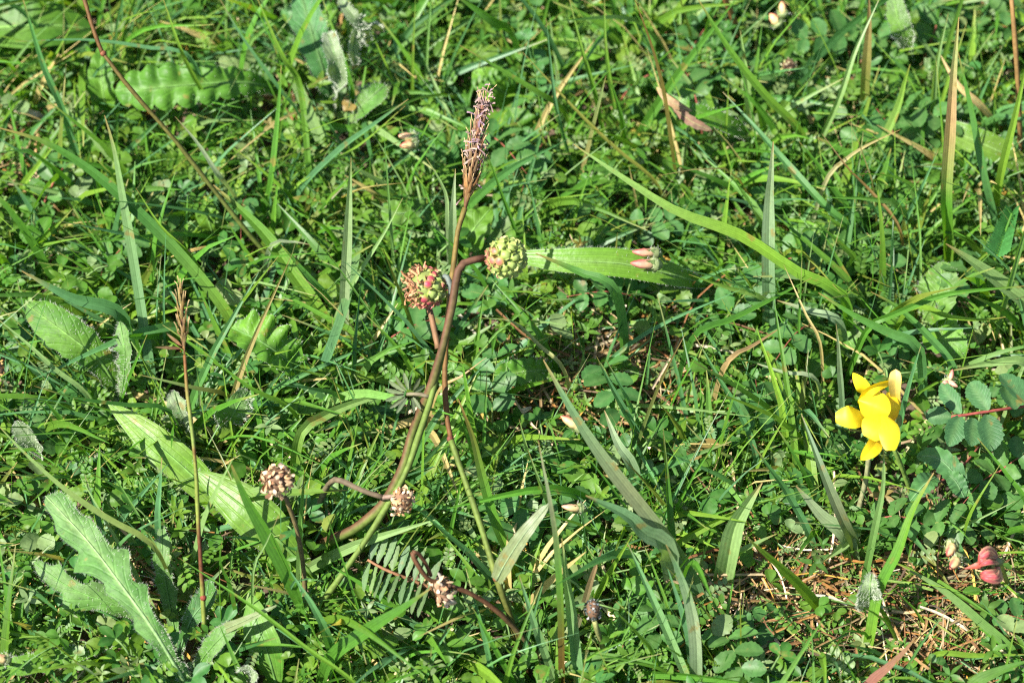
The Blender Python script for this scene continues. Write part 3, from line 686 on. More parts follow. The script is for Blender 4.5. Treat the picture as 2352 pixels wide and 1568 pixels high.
# toothed flat leaves above the flower
a = plant('cinquefoil_plant', 'flat toothed leaves with brownish margins above the wilted buds', 'cinquefoil', 2110, 760)
broad(a, [(2120, 735, 8), (2145, 690, 16), (2160, 650, 18), (2165, 600, 18)], 100, pf_ell, ed_serr(9, .16), GL, GG, M_net, n=54, hair=250, kp=.4)
broad(a, [(2130, 745, 8), (2165, 770, 15), (2195, 795, 16), (2215, 820, 15)], 92, pf_ell, ed_serr(8, .16), GL, GM, M_net, n=50, hair=200, kp=.4)
broad(a, [(2100, 745, 8), (2060, 730, 14), (2025, 715, 15)], 78, pf_ell, ed_serr(8, .18), GL, GM, M_net, n=46, kp=.35)
a = plant('cinquefoil_plant', 'round toothed leaves growing just above the yellow flower', 'cinquefoil', 1930, 800)
broad(a, [(1925, 800, 8), (1890, 830, 14), (1862, 865, 14)], 72, pf_ell, ed_serr(8, .18), GL, GM, M_net, n=46, kp=.4)
broad(a, [(1900, 775, 8), (1935, 770, 14), (1965, 800, 14)], 62, pf_ell, ed_serr(8, .18), GL, GM, M_net, n=46, kp=.35)
broad(a, [(2085, 840, 8), (2115, 850, 13), (2125, 820, 14)], 60, pf_ell, ed_serr(8, .15), GL, GM, M_net, n=40, kp=.35)

# ------------------------------------------------------------------ pinnate burnet leaves
def burnet_leaflet(mb, base, d, N, ln, wd, c0, teeth=7, fold=.25):
    pts = [base, base + d * ln * .5 + N * ln * .04, base + d * ln]
    def col(s, t):
        return mixc(c0, COL['p'], .22) if abs(s) < .2 else c0
    leaf(mb, pts, lambda t: wd * pf_ell(t) if t > .05 else wd * .2, N, col, teeth * 2 + 2, 5, ed_serr(teeth, .26), fold, 0, .03, 3)

def burnet_leaf(root, path, nl, ln, wd, c0, rc, bendN, mat=M_leaf, fold=.25):
    """path: world points; root is the thing; each leaflet is a part"""
    mb = MB()
    tube(mb, path, lambda t: .00032 * (1.2 - t), lambda t, a: rc, 10, 5)
    mb.build('rachis', M_stem, root)
    c = spline(path, 40)
    for i in range(nl + 1):
        t = .35 + .65 * i / nl
        k = min(39, int(t * 40))
        T = (c[min(40, k + 1)] - c[max(0, k - 1)]).normalized()
        S, U = frame(T, bendN)
        sides = (0,) if i == nl else (-1, 1)
        for s in sides:
            d = (T * (1 if s == 0 else .45) + S * s + U * rnd.uniform(-.15, .4)).normalized()
            f = (.65 + .35 * math.sin(math.pi * (i + .6) / (nl + .5))) * rnd.uniform(.85, 1.1)
            Nn = (U + Vector((rnd.uniform(-.3, .3), rnd.uniform(-.3, .3), 0))).normalized()
            mb = MB()
            burnet_leaflet(mb, c[k], d, Nn, ln * f, wd * f, jit(c0, .1), fold=fold)
            mb.build('leaflet', mat, root)

BG = (.06, .165, .046)
# the near one with the red rachis: every leaflet placed
a = plant('burnet_leaf', 'large burnet leaf with a red rachis and toothed leaflets at the edge beside the flower', 'burnet leaf', 2380, 940)
mb = MB(); tube(mb, [P(2390, 928, 20 * MM), P(2300, 940, 27 * MM), P(2200, 955, 28 * MM), P(2185, 957, 28 * MM)], lambda t: .00035, lambda t, q: (.24, .06, .045), 10, 6); mb.build('rachis', M_stem, a)
for x0, y0, x1, y1, ww, nx in ((2207, 950, 2163, 884, 40, -.3), (2205, 955, 2180, 1022, 48, .1), (2185, 957, 2128, 955, 42, 0), (2235, 960, 2230, 1022, 52, .3), (2268, 952, 2277, 1032, 58, .1), (2270, 942, 2230, 880, 52, -.2),
                             (2330, 940, 2310, 890, 58, .3), (2355, 925, 2300, 862, 58, .5)):
    mb = MB(); b = P(x0, y0, 28 * MM); e = P(x1, y1, 27 * MM)
    burnet_leaflet(mb, b, (e - b).normalized(), Vector((nx, -.35, .9)).normalized(), (e - b).length * 1.05, ww * PX * .5, jit((.055, .14, .055), .08), 8, .35)
    mb.build('leaflet', M_net, a)
keep([(2130, 955), (2352, 940)], 70)
a = plant('burnet_leaf', 'two big toothed burnet leaflets with pale undersides below the red rachis', 'burnet leaf', 2300, 1030)
mb = MB(); tube(mb, [P(2250, 1025, 12 * MM), P(2210, 1070, 18 * MM), P(2140, 1120, 22 * MM)], lambda t: .0003, lambda t, q: (.2, .06, .04), 8, 5); mb.build('rachis', M_stem, a)
for pts, ww in (([(2218, 1140, 24), (2190, 1085, 27), (2150, 1050, 28), (2105, 1048, 26)], 52), ([(2150, 1095, 22), (2125, 1110, 25), (2090, 1150, 24)], 48), ([(2215, 1142, 24.5), (2195, 1105, 26.5), (2172, 1085, 27)], 40)):
    broad(a, pts, ww, pf_ell, ed_serr(9, .2), (.06, .15, .065), BG, M_net, 'leaflet', n=56, fold=.35)
a = plant('burnet_leaf', 'folded grey burnet leaf with a hairy brown rachis beside the drooped stalk', 'burnet leaf', 1010, 1370)
pa = [(1035, 1368, 12), (940, 1330, 17), (880, 1305, 19), (845, 1285, 19)]
mb = MB(); tube(mb, [P(x, y, z * MM) for x, y, z in pa], lambda t: .0005 * (1.1 - t * .5), lambda t, q: (.2, .1, .05), 10, 6); mb.build('rachis', M_stem, a)
for i in range(9):
    t = i / 8
    bx, by = lerp(985, 850, t), lerp(1348, 1287, t)
    for sgn in (-1, 1):
        b = P(bx, by, 18 * MM); e = P(bx + (-20 if sgn > 0 else 22) + rnd.uniform(-8, 8), by + sgn * rnd.uniform(52, 74), 20 * MM)
        mb = MB(); burnet_leaflet(mb, b, (e - b).normalized(), Vector((-.55, -.45, .7)).normalized(), (e - b).length, 17 * PX * .5 * 1.1, jit((.11, .18, .09), .15), 5, .3)
        mb.build('leaflet', M_net, a)
keep(pa and [(p[0], p[1]) for p in pa], 50)
a = plant('burnet_leaf', 'feathery fern-like leaf standing at the edge above the pale blade', 'yarrow leaf', 2290, 600)
mb = MB(); tube(mb, [P(2285, 615, 6 * MM), P(2300, 560, 24 * MM), P(2325, 490, 30 * MM)], lambda t: .0003, lambda t, q: GM, 8, 5); mb.build('rachis', M_stem, a)
for i in range(18):
    t = i / 17
    for sgn in (-1, 1):
        b = P(lerp(2290, 2325, t), lerp(590, 490, t), 27 * MM); e = P(lerp(2290, 2325, t) + sgn * 32 * (1 - .5 * t), lerp(590, 490, t) - 18, 30 * MM)
        mb = MB(); leaf(mb, [b, b.lerp(e, .5), e], lambda t: .0004 * pf_ell(t) + .00005, Vector((0, -.5, .8)), lambda s, t: (.06, .2, .06), 8, 3, ed_serr(4, .9), .2)
        mb.build('leaflet', M_leaf, a)

# small dark leaf cluster at the joint of the burnet stem is built with the plant below
GR_B = 'burnet leaves among the turf'
LBL_B = 'burnet leaf with rows of small toothed blue-green leaflets in the turf'
templates = []
for k in range(6):
    red = k % 2 == 0
    root = thing('burnet_leaf', ('burnet leaf with a reddish rachis and rows of toothed leaflets in the turf' if red else 'burnet leaf with a green rachis and rows of toothed leaflets in the turf'), 'burnet leaf', (0, 0, 0), GR_B + (', reddish rachis' if red else ', green rachis'))
    h = rnd.uniform(.013, .02); ln_ = rnd.uniform(.02, .03)
    path = [Vector((0, 0, .001)), Vector((ln_ * .25, 0, h * .75)), Vector((ln_ * .6, 0, h)), Vector((ln_, 0, h * .85))]
    burnet_leaf(root, path, 5, .006, .0021, BG if k % 3 else (.075, .18, .05), (.12, .16, .04) if k % 2 else (.2, .06, .04), Vector((0, rnd.uniform(-.15, .15), 1)))
    templates.append(root)

def copy_tree(o, parent=None):
    c = o.copy()
    C.objects.link(c)
    if parent is not None: c.parent = parent
    for ch in list(o.children): copy_tree(ch, c)
    return c

def spots(n, zone, dens, mind, kz=.014, kk=.9, tries=40):
    """scatter points on the ground with a least distance"""
    out = []
    cell = {}
    for _ in range(n * tries):
        if len(out) >= n: break
        x, y = rnd.uniform(zone[0], zone[1]), rnd.uniform(zone[2], zone[3])
        px, py = proj(Vector((x, y, kz)))
        if rnd.random() > dens(px, py): continue
        if kk and not clear(Vector((x, y, kz)), kk): continue
        q = (int(x / mind), int(y / mind))
        if any((x - a) ** 2 + (y - b) ** 2 < mind * mind for i in (-1, 0, 1) for j in (-1, 0, 1) for a, b in cell.get((q[0] + i, q[1] + j), ())): continue
        cell.setdefault(q, []).append((x, y))
        out.append((x, y))
    return out

VIEW = (-.135, .135, -.095, .112)
WIDE = (-.2, .2, -.15, .19)
def d_burnet(px, py):
    k = .1 + .9 * max(0, min(1, (px - 900) / 900))
    if py > 1150: k *= .6
    return k * (1 - bare(px, py))
first = [True] * len(templates)
for x, y in spots(90, VIEW, d_burnet, .009):
    k = rnd.randrange(len(templates))
    o = templates[k] if first[k] else copy_tree(templates[k])
    first[k] = False
    o.location = (x, y, 0)
    o.rotation_euler = (rnd.uniform(-.25, .25), rnd.uniform(-.2, .2), rnd.uniform(0, 6.28))
    s = rnd.uniform(.75, 1.1); o.scale = (s, s, s)

# ------------------------------------------------------------------ trefoil sprigs
GR_T = 'trefoil sprigs in the turf'
LBL_T = 'small trefoil sprig with rounded three-part green leaves in the turf'
def trefoil_leaflets(base, d, U, ln, wd, c0, prof=lambda t: max(0, math.sin(math.pi * t ** 1.25)) ** .8, n=6):
    S = d.cross(U).normalized()
    out = []
    for a in (-1.15, 0, 1.15):
        dd = (d * math.cos(a) + S * math.sin(a) + U * rnd.uniform(-.1, .25)).normalized()
        mb = MB()
        f = rnd.uniform(.85, 1.1)
        pts = [base, base + dd * ln * f * .5 + U * ln * .05, base + dd * ln * f - U * ln * rnd.uniform(-.05, .12)]
        cc = jit(c0, .1)
        leaf(mb, pts, lambda t: wd * f * prof(t) + 3e-5, (U + Vector((rnd.uniform(-.3, .3), rnd.uniform(-.3, .3), 0))), lambda s, t: mixc(cc, COL['p'], .15 if abs(s) < .1 else 0), n, 5, None, rnd.uniform(.1, .4), 0, .03)
        out.append(mb)
    return out
sprigs = []
for k in range(8):
    hue = ['mid green', 'deep green', 'yellow-green', 'blue-green'][k % 4]
    root = thing('trefoil_sprig', 'small ' + hue + ' trefoil sprig with rounded three-part leaves in the turf', 'trefoil sprig', (0, 0, 0), GR_T + ', ' + hue)
    h = rnd.uniform(.009, .016)
    lean = Vector((rnd.uniform(-.006, .006), rnd.uniform(-.006, .006), 0))
    top = Vector((0, 0, h)) + lean
    mb = MB(); tube(mb, [Vector((0, 0, 0)), Vector((0, 0, h * .5)) + lean * .3, top], lambda t: .0004 * (1.2 - .5 * t), lambda t, a: (.11, .16, .05), 5, 5)
    mb.build('stem', M_stem, root)
    c0 = [(.075, .19, .025), (.045, .145, .025), (.13, .23, .025), (.055, .17, .045)][k % 4]
    for q in range(5):
        a = q * 2.4 + rnd.uniform(-.4, .4)
        z = h * (.5 + .125 * q)
        b0 = lean * (z / h) + Vector((0, 0, z))
        out_ = Vector((math.cos(a), math.sin(a), 0))
        pl = rnd.uniform(.003, .007) * (1.15 - .15 * q)
        e = b0 + out_ * pl + Vector((0, 0, pl * .5))
        mb = MB(); tube(mb, [b0, b0.lerp(e, .5) + Vector((0, 0, .0006)), e], lambda t: .00022, lambda t, a: (.1, .17, .05), 4, 4)
        lf = mb.build('leaf', M_stem, root)
        for ml in trefoil_leaflets(e, (out_ + Vector((0, 0, rnd.uniform(-.2, .4)))).normalized(), Vector((out_.x * -.2, out_.y * -.2, 1)).normalized(), rnd.uniform(.0028, .0044), rnd.uniform(.0009, .0013), c0):
            ml.build('leaflet', M_leaf, lf)
    sprigs.append(root)
first = [True] * len(sprigs)
def d_tref(px, py): return (.95 - .35 * max(0, min(1, (px - 1500) / 800))) * (1 - bare(px, py))
for x, y in spots(165, VIEW, d_tref, .0085):
    k = rnd.randrange(len(sprigs))
    o = sprigs[k] if first[k] else copy_tree(sprigs[k])
    first[k] = False
    o.location = (x, y, 0)
    o.rotation_euler = (rnd.uniform(-.35, .35), rnd.uniform(-.35, .35), rnd.uniform(0, 6.28))
    s = rnd.uniform(.75, 1.2); o.scale = (s, s, s)

# ------------------------------------------------------------------ tall salad burnet
def stalk(parent, pts, r0, r1, col, name='stem', k=8, n=26, keepr=14):
    W = [P(x, y, z * MM) for x, y, z in pts]
    mb = MB(); tube(mb, W, lambda t: lerp(r0, r1, t) * PX, col, n, k)
    if keepr: keep([(x, y) for x, y, z in pts], keepr)
    return mb.build(name, M_stem, parent)
RED, GRN = (.075, .036, .018), (.085, .12, .024)
def twotone(c1, c2, sh=0):
    def f(t, a):
        s = math.cos(a + sh)
        return mixc(c1, c2, .5 + 1.4 * s)
    return f
bp_ = plant('salad_burnet_plant', 'tall salad burnet with a thick red and green stem and two round seed heads', 'salad burnet', 740, 1330)
stalk(bp_, [(735, 1250, 2), (765, 1238, 15), (820, 1210, 20), (880, 1158, 24), (922, 1080, 29), (950, 985, 34), (985, 900, 42), (1010, 820, 48), (1035, 720, 54), (1048, 645, 58), (1062, 606, 60), (1112, 592, 60)], 12.5, 8,
      lambda t, a: mixc(mixc(RED, GRN, .62 + 1.2 * math.cos(a) - .25 * t), (.07, .034, .02), max(0, t * 1.9 - .85)), n=40, k=10, keepr=22)
stalk(bp_, [(725, 1400, 2), (755, 1362, 15), (820, 1270, 20), (872, 1190, 25), (930, 1090, 31), (962, 1000, 36), (990, 915, 42), (1018, 800, 47)], 7, 7, lambda t, a: mixc((.10, .15, .03), GRN, .5 + .5 * math.cos(a)), n=30)
stalk(bp_, [(1006, 800, 46), (995, 745, 48), (985, 705, 49)], 6.5, 6.5, lambda t, a: (.18, .1, .05), n=8)
stalk(bp_, [(1040, 690, 53), (1036, 660, 56), (1025, 635, 57), (1008, 645, 56)], 8, 6, lambda t, a: (.1, .12, .1), n=10)
def seed_head(parent, x, y, z, rpx, brown):
    cpos = P(x, y, z * MM)
    r = rpx * PX
    mb = MB(); blob(mb, cpos, (Vector((r * .86, 0, 0)), Vector((0, r * .86, 0)), Vector((0, 0, r * .86))), lambda s: (.2, .24, .06), 16, 10)
    hd = mb.build('seed_head', M_bud, parent)
    nF = 46
    br = MB()
    for i in range(nF):
        zc = 1 - 2 * (i + .5) / nF
        a = i * 2.39996
        d = Vector((math.sqrt(1 - zc * zc) * math.cos(a), math.sqrt(1 - zc * zc) * math.sin(a), zc))
        d = (d + Vector((rnd.uniform(-.1, .1), rnd.uniform(-.1, .1), rnd.uniform(-.1, .1)))).normalized()
        su = d.dot(RIGHT)
        if brown and su + d.dot(UPV) * -.2 < -.2: continue
        S, U = frame(d, Vector((.2, .5, .8)))
        mb = MB()
        g = (.25, .36, .06) if rnd.random() < .8 else (.19, .29, .045)
        redness = (.7 if su < -.35 else .14) if not brown else (.8 if su < .25 else .3)
        isred = rnd.random() < redness
        rc = (.40, .12, .1) if not brown else (.42, .035, .085)
        q = r * rnd.uniform(.26, .31)
        blob(mb, cpos + d * r * .82, (S * q, U * q * rnd.uniform(.8, 1.1), d * r * .2), lambda s: mixc(g, rc, (s - .25) * 1.4) if isred else mixc(g, (.3, .38, .1), s), 8, 6)
        for e in range(3):
            aa = e * 2.1 + i
            dd = (d * .75 + (S * math.cos(aa) + U * math.sin(aa)) * .7).normalized()
            b0 = cpos + d * r * .88 + (S * math.cos(aa) + U * math.sin(aa)) * q * .7
            leaf(mb, [b0, b0 + dd * q * .45, b0 + (dd + d * .5) * q * .6], lambda t: q * .5 * pf_ell(t), d, lambda s, t: mixc((.28, .36, .1), rc if isred else (.3, .33, .1), t), 4, 3, None, .3)
        mb.build('floret', M_bud, hd)
    if brown:
        for i in range(170):
            d = Vector((rnd.uniform(-1, .1), rnd.uniform(-1, 1), rnd.uniform(-1, 1)))
            if d.length < .2: continue
            d.normalize()
            if d.dot(RIGHT) > -.12: continue
            p0 = cpos + d * r * .85 + RIGHT * -r * .12
            q1 = p0 + d * r * .17 + Vector((rnd.uniform(-1, 1), rnd.uniform(-1, 1), rnd.uniform(-1, 1))) * r * .18
            q2 = q1 + Vector((rnd.uniform(-1, 1), rnd.uniform(-1, 1), rnd.uniform(-1, 1))) * r * .2
            c0 = jit(rnd.choice([(.3, .15, .07), (.2, .09, .045), (.36, .2, .1)]), .15)
            ribbon(br, [p0, q1, q2], lambda t: r * .1, d, lambda t: c0, .2, rnd.uniform(-1, 1), 4)
        o = br.build('withered_stamens', M_dry, hd); o['kind'] = 'stuff'
    keep([(x, y), (x + 1, y)], rpx * 1.15)
seed_head(bp_, 1163, 592, 60, 43, False)
seed_head(bp_, 980, 660, 55, 43, True)
# little grey leaf at the joint
for ang in range(15):
    a_ = -2.9 + ang * .41
    b = P(960, 905, 42 * MM); e = P(932 + 62 * math.cos(a_) * .8, 905 + 50 * math.sin(a_), (38 + rnd.uniform(-2, 4)) * MM)
    mb = MB(); b2 = P(940 + 12 * math.cos(a_), 905 + 10 * math.sin(a_), 41 * MM)
    burnet_leaflet(mb, b2, (e - b2).normalized(), Vector((rnd.uniform(-.6, .6), -.5, .6)).normalized(), (e - b2).length, 8 * PX * .5 * 1.2, jit((.1, .13, .085), .2), 4, .5)
    mb.build('leaflet', M_net, bp_)
stalk(bp_, [(985, 910, 42), (960, 905, 42), (935, 905, 41)], 5, 4, lambda t, a: (.14, .12, .07), 'rachis', n=6)
keep([(900, 905), (975, 905)], 42)

# ------------------------------------------------------------------ sweet vernal grasses
def spike(parent, tip, base, z0, z1, wpx, nsp, cset, prof):
    A, B = P(base[0], base[1], z0 * MM), P(tip[0], tip[1], z1 * MM)
    ax = (B - A).normalized(); L = (B - A).length
    mb = MB(); tube(mb, [A, A.lerp(B, .5), B], lambda t: wpx * PX * .5 * .55 * prof(t) * (1 - t * .55), lambda t, a: (.12, .06, .025), 12, 8); mb.build('spike_axis', M_dry, parent)
    for i in range(nsp):
        t = (i + rnd.random() * .6) / nsp
        a = i * 2.4
        S, U = frame(ax, Vector((0, -.5, .8)))
        o_ = S * math.cos(a) + U * math.sin(a)
        w0 = wpx * PX * .5 * prof(t)
        b0 = A + ax * (L * t * .86) + o_ * w0 * .25
        ln = L * rnd.uniform(.15, .25)
        mb = MB()
        c0 = jit(cset(t), .4)
        so_ = rnd.uniform(.6, 1.05)
        pts = [b0, b0 + ax * ln * .4 + o_ * w0 * .8 * so_, b0 + ax * ln + o_ * w0 * so_]
        leaf(mb, pts, lambda u: .00042 * pf_lance(u) * (wpx / 50 + .3), o_, lambda s, u: mixc(c0, (.3, .21, .08), .5 if abs(s) > .9 else u * .2), 6, 5, None, -.5)
        aw = pts[2]
        ribbon(mb, [pts[1], aw, aw + (ax + o_ * rnd.uniform(.1, .7)).normalized() * ln * rnd.uniform(.15, .45)], lambda u: .00016, cam_normal(), lambda u: mixc(c0, (.4, .28, .13), u), .1, 0, 4)
        mb.build('spikelet', M_dry, parent)
    return A, B
ga = plant('vernal_grass', 'tall grass stalk topped by a big brown flowering spike with pale anthers', 'flowering grass', 1215, 1560)
stalk(ga, [(1215, 1560, 1), (1190, 1480, 10), (1170, 1410, 18), (1140, 1325, 26), (1102, 1200, 28), (1060, 1080, 32), (1034, 1005, 34)], 7.5, 6.5, lambda t, a: mixc((.10, .06, .017), (.10, .14, .028), min(1, t * 1.6)), n=30)
stalk(ga, [(1036, 1010, 34), (1026, 950, 36), (1022, 850, 40), (1031, 700, 44), (1043, 600, 47), (1052, 530, 50), (1068, 478, 52)], 6, 6, lambda t, a: mixc((.11, .05, .018), (.11, .085, .022), t), n=30)
mb = MB(); blob(mb, P(1034, 1007, 34 * MM), tuple(Vector(v) * 8 * PX for v in ((1, 0, 0), (0, 1, 0), (0, 0, 1))), lambda s: (.14, .05, .03), 8, 6); mb.build('node', M_stem, ga)
mb = MB(); blob(mb, P(1140, 1328, 26 * MM), tuple(Vector(v) * 8 * PX for v in ((1, 0, 0), (0, 1, 0), (0, 0, 1))), lambda s: (.16, .07, .03), 8, 6); mb.build('node', M_stem, ga)
fl = broad(ga, [(1140, 1332, 27), (1165, 1285, 32), (1205, 1225, 37), (1262, 1155, 41)], 46, lambda t: min(1, .6 + t * 2) * max(.02, (1 - t)) ** .4 * (1 if t < .97 else .5), None, (.17, .2, .11), (.16, .2, .1), M_grass, 'flag_leaf', hair=120, hl=.5, hedge=.3, N=Vector((-.5, -.5, .7)))
vern = lambda t: mixc((.14, .072, .018), (.12, .046, .036), t * 1.3)
spike(ga, (1110, 228), (1068, 482), 52, 62, 42, 80, vern, lambda t: (.75 + .35 * math.sin(math.pi * min(1, t * .9 + .1)) - .35 * t) * min(1, .3 + t * 3.2))
an = MB()
A_, B_ = P(1068, 480, 52 * MM), P(1112, 225, 63 * MM)
for i in range(130):
    t = rnd.uniform(.42, 1.05) if rnd.random() < .85 else rnd.uniform(.15, .5)
    p0 = A_.lerp(B_, t) + Vector((rnd.uniform(-1, 1), rnd.uniform(-1, 1), rnd.uniform(-1, 1))) * 15 * PX
    dr = Vector((rnd.uniform(-1, 1), rnd.uniform(-.8, .5), rnd.uniform(-.6, .7))).normalized()
    ln = rnd.uniform(.0012, .0026)
    c0 = rnd.choice([(.26, .17, .15), (.22, .14, .17), (.3, .22, .17)])
    ribbon(an, [p0, p0 + dr * ln * .6, p0 + dr * ln + Vector((0, 0, -.0004))], lambda t: .0002 + .0002 * t, cam_normal(), lambda t: c0, .1, 0, 4)
o = an.build('anthers', M_dry, ga); o['kind'] = 'stuff'
keep([(1068, 480), (1112, 215)], 34)
gb = plant('vernal_grass', 'reddish grass stalk with a small brown spike and two spreading bracts', 'flowering grass', 472, 1590)
stalk(gb, [(472, 1590, 1), (470, 1480, 10), (466, 1370, 19), (456, 1210, 31), (450, 1085, 39), (441, 990, 45), (430, 900, 50), (424, 815, 54)], 5.8, 3.6,
      lambda t, a: mixc((.13, .16, .03), (.095, .036, .017), .5 + .9 * math.sin(t * 17 + .6) + .35 * math.cos(a)) if t < .75 else mixc((.15, .2, .045), (.14, .06, .02), (t - .8) * 6), n=44)
spike(gb, (414, 655), (424, 815), 54, 60, 25, 34, lambda t: mixc((.13, .075, .018), (.13, .10, .025), t), lambda t: (.6 + .5 * math.sin(math.pi * min(1, t)) - .3 * t) * min(1, .3 + t * 3))
for (x0, y0, x1, y1) in ((420, 800, 354, 797), (418, 795, 382, 765)):
    mb = MB(); b = P(x0, y0, 55 * MM); e = P(x1, y1, 57 * MM)
    leaf(mb, [b, b.lerp(e, .5), e], lambda t: .00035 * pf_lance(t), Vector((0, -.5, .8)), lambda s, t: mixc((.17, .07, .03), (.16, .12, .05), t), 6, 3); mb.build('spikelet', M_dry, gb)
mb = MB(); blob(mb, P(467, 1372, 19 * MM), tuple(Vector(v) * 7.5 * PX for v in ((1, 0, 0), (0, 1, 0), (0, 0, 1))), lambda s: (.2, .05, .03), 8, 6); mb.build('node', M_stem, gb)
broad(gb, [(470, 1482, 11), (505, 1450, 18), (560, 1425, 22), (635, 1390, 26)], 32, lambda t: min(1, .6 + t * 2) * max(.02, (1 - t)) ** .55, None, (.2, .24, .11), (.17, .22, .1), M_grass, 'flag_leaf')
keep([(424, 815), (415, 660)], 24)
gc = plant('grass_stalk', 'long brown flowering stalk slanting down from the top edge', 'grass stalk', 690, 680)
stalk(gc, [(690, 680, 2), (640, 615, 10), (570, 535, 20), (480, 422, 32), (400, 320, 42), (300, 205, 52), (236, 122, 57)], 6, 4.6, lambda t, a: mixc((.10, .15, .03), (.09, .062, .018), t), n=30)
stalk(gc, [(236, 124, 57), (215, 70, 60), (188, -20, 63)], 4.8, 4.8, lambda t, a: (.085, .045, .015), n=12)
mb = MB(); blob(mb, P(237, 123, 57 * MM), tuple(Vector(v) * 7.5 * PX for v in ((1, 0, 0), (0, 1, 0), (0, 0, 1))), lambda s: (.16, .06, .03), 8, 6); mb.build('node', M_stem, gc)
for la, pts, c_, r_ in (('brown stalk leaning out of the top edge beside the trefoil', [(1700, 110, 2), (1690, 60, 14), (1660, -15, 30)], (.25, .12, .04), 8),
                        ('straight brown stalk rising to the top edge near the corner', [(2345, 420, 2), (2340, 230, 30), (2330, 80, 45), (2322, -20, 52)], (.17, .1, .035), 7),
                        ('upright olive stem carrying the yellow flower cluster region at its foot', [(1955, 1230, 2), (1985, 1120, 16), (1997, 1040, 26)], (.2, .2, .1), 7)):
    q = plant('plant_stalk', la, 'stalk', pts[0][0], pts[0][1])
    stalk(q, pts, r_, r_ * .8, lambda t, a: c_, n=12)

# ------------------------------------------------------------------ dried plantain heads
def dry_head(parent, x, y, z, rx, ry, nb, cs, ang=0):
    cpos = P(x, y, z * MM)
    axU = (UPV * math.cos(ang) + RIGHT * math.sin(ang))
    axR = (RIGHT * math.cos(ang) - UPV * math.sin(ang))
    mb = MB(); blob(mb, cpos, (axR * rx * PX * .75, FWD * rx * PX * .75, axU * ry * PX * .8), lambda s: (.16, .09, .05), 10, 8)
    hd = mb.build('seed_head', M_dry, parent)
    for i in range(nb):
        zc = 1 - 2 * (i + .5) / nb
        a = i * 2.39996 + rnd.uniform(-.3, .3)
        d = axU * zc + (axR * math.cos(a) + FWD * math.sin(a)) * math.sqrt(1 - zc * zc)
        p0 = cpos + axU * (zc * ry * PX * .8) + (axR * math.cos(a) + FWD * math.sin(a)) * (math.sqrt(1 - zc * zc) * rx * PX * .75)
        S, U = frame(d, axU)
        dd = (d * rnd.uniform(.1, .5) + U * rnd.uniform(-.6, .9) + S * rnd.uniform(-.9, .9)).normalized()
        c0 = jit(rnd.choice(cs), .15)
        ln = rnd.uniform(9, 19) * PX * (rx / 34)
        wf = rnd.uniform(.2, .42)
        mb = MB()
        leaf(mb, [p0, p0 + dd * ln * .5 + d * ln * .2, p0 + dd * ln], lambda t: ln * wf * pf_ell(t), d + U * .3, lambda s, t: c0, 4, 3, None, -.4)
        mb.build('bract', M_dry, hd)
    keep([(x, y), (x + 1, y)], max(rx, ry) * 1.1)
TAN = [(.5, .34, .2), (.38, .23, .12), (.56, .4, .26), (.2, .1, .05), (.44, .3, .16)]
q = plant('plantain_seedhead', 'pale tan dry seed head on a brown stalk above the ribbed leaf', 'dry seed head', 690, 1450)
stalk(q, [(690, 1450, 2), (700, 1370, 12), (695, 1290, 20), (680, 1210, 28), (655, 1140, 36)], 5.5, 5, lambda t, a: (.11, .085, .035), n=20)
dry_head(q, 636, 1103, 40, 38, 34, 110, TAN, -.35)
q = plant('plantain_seedhead', 'small golden dry seed head hanging from a bent grey stalk beside the burnet stem', 'dry seed head', 700, 1240)
stalk(q, [(700, 1240, 1), (740, 1140, 18), (762, 1105, 28), (785, 1104, 30), (830, 1125, 30), (880, 1142, 29)], 7, 6, lambda t, a: mixc((.11, .13, .06), (.10, .075, .045), t * 1.5), n=24)
stalk(q, [(880, 1142, 29), (900, 1140, 30), (912, 1138, 30)], 6, 5, lambda t, a: (.16, .11, .08), n=6)
dry_head(q, 924, 1152, 30, 28, 32, 90, [(.5, .32, .15), (.6, .42, .24), (.32, .16, .07), (.62, .46, .3)], .2)
q = plant('plantain_seedhead', 'withered brown stalk bent double with a ragged drooping seed head', 'dry seed head', 1255, 1530)
stalk(q, [(1260, 1545, 1), (1215, 1480, 10), (1150, 1410, 20), (1085, 1365, 26), (1020, 1340, 30), (985, 1330, 32), (965, 1305, 35), (950, 1280, 37), (948, 1268, 38)], 6.5, 5, lambda t, a: mixc((.11, .12, .05), (.09, .042, .02), t * 2), n=36)
stalk(q, [(948, 1268, 38), (962, 1272, 37), (978, 1295, 34), (990, 1322, 31)], 5, 4, lambda t, a: (.09, .04, .02), n=12)
dry_head(q, 1018, 1358, 29, 38, 20, 76, [(.5, .36, .22), (.3, .17, .09), (.58, .5, .38), (.14, .08, .05)], 1.3)
q = plant('plantain_seedhead', 'grey bristly seed head on a short stalk at the bottom', 'dry seed head', 1415, 1560)
stalk(q, [(1425, 1575, 1), (1390, 1500, 10), (1370, 1440, 20), (1365, 1422, 22)], 6, 6, lambda t, a: (.22, .22, .08), n=12)
dry_head(q, 1362, 1400, 24, 20, 26, 70, [(.12, .13, .12), (.22, .22, .2), (.07, .08, .07), (.3, .3, .28)], -.1)
q = plant('plantain_seedhead', 'round cream seed head standing among trefoil near the top', 'dry seed head', 1800, 215)
stalk(q, [(1800, 215, 2), (1805, 185, 12), (1810, 165, 18)], 5, 5, lambda t, a: GM, n=8)
dry_head(q, 1812, 152, 20, 22, 20, 36, [(.4, .34, .17), (.5, .42, .24), (.3, .28, .1)], 0)
q = plant('plantain_seedhead', 'orange-brown seed head cut off by the edge beside the downy tongue leaf', 'dry seed head', -8, 900)
stalk(q, [(-8, 900, 2), (-5, 870, 18)], 5, 5, lambda t, a: GM, n=6)
dry_head(q, -6, 852, 22, 22, 26, 36, [(.5, .34, .1), (.42, .24, .08), (.55, .42, .2)], 0)

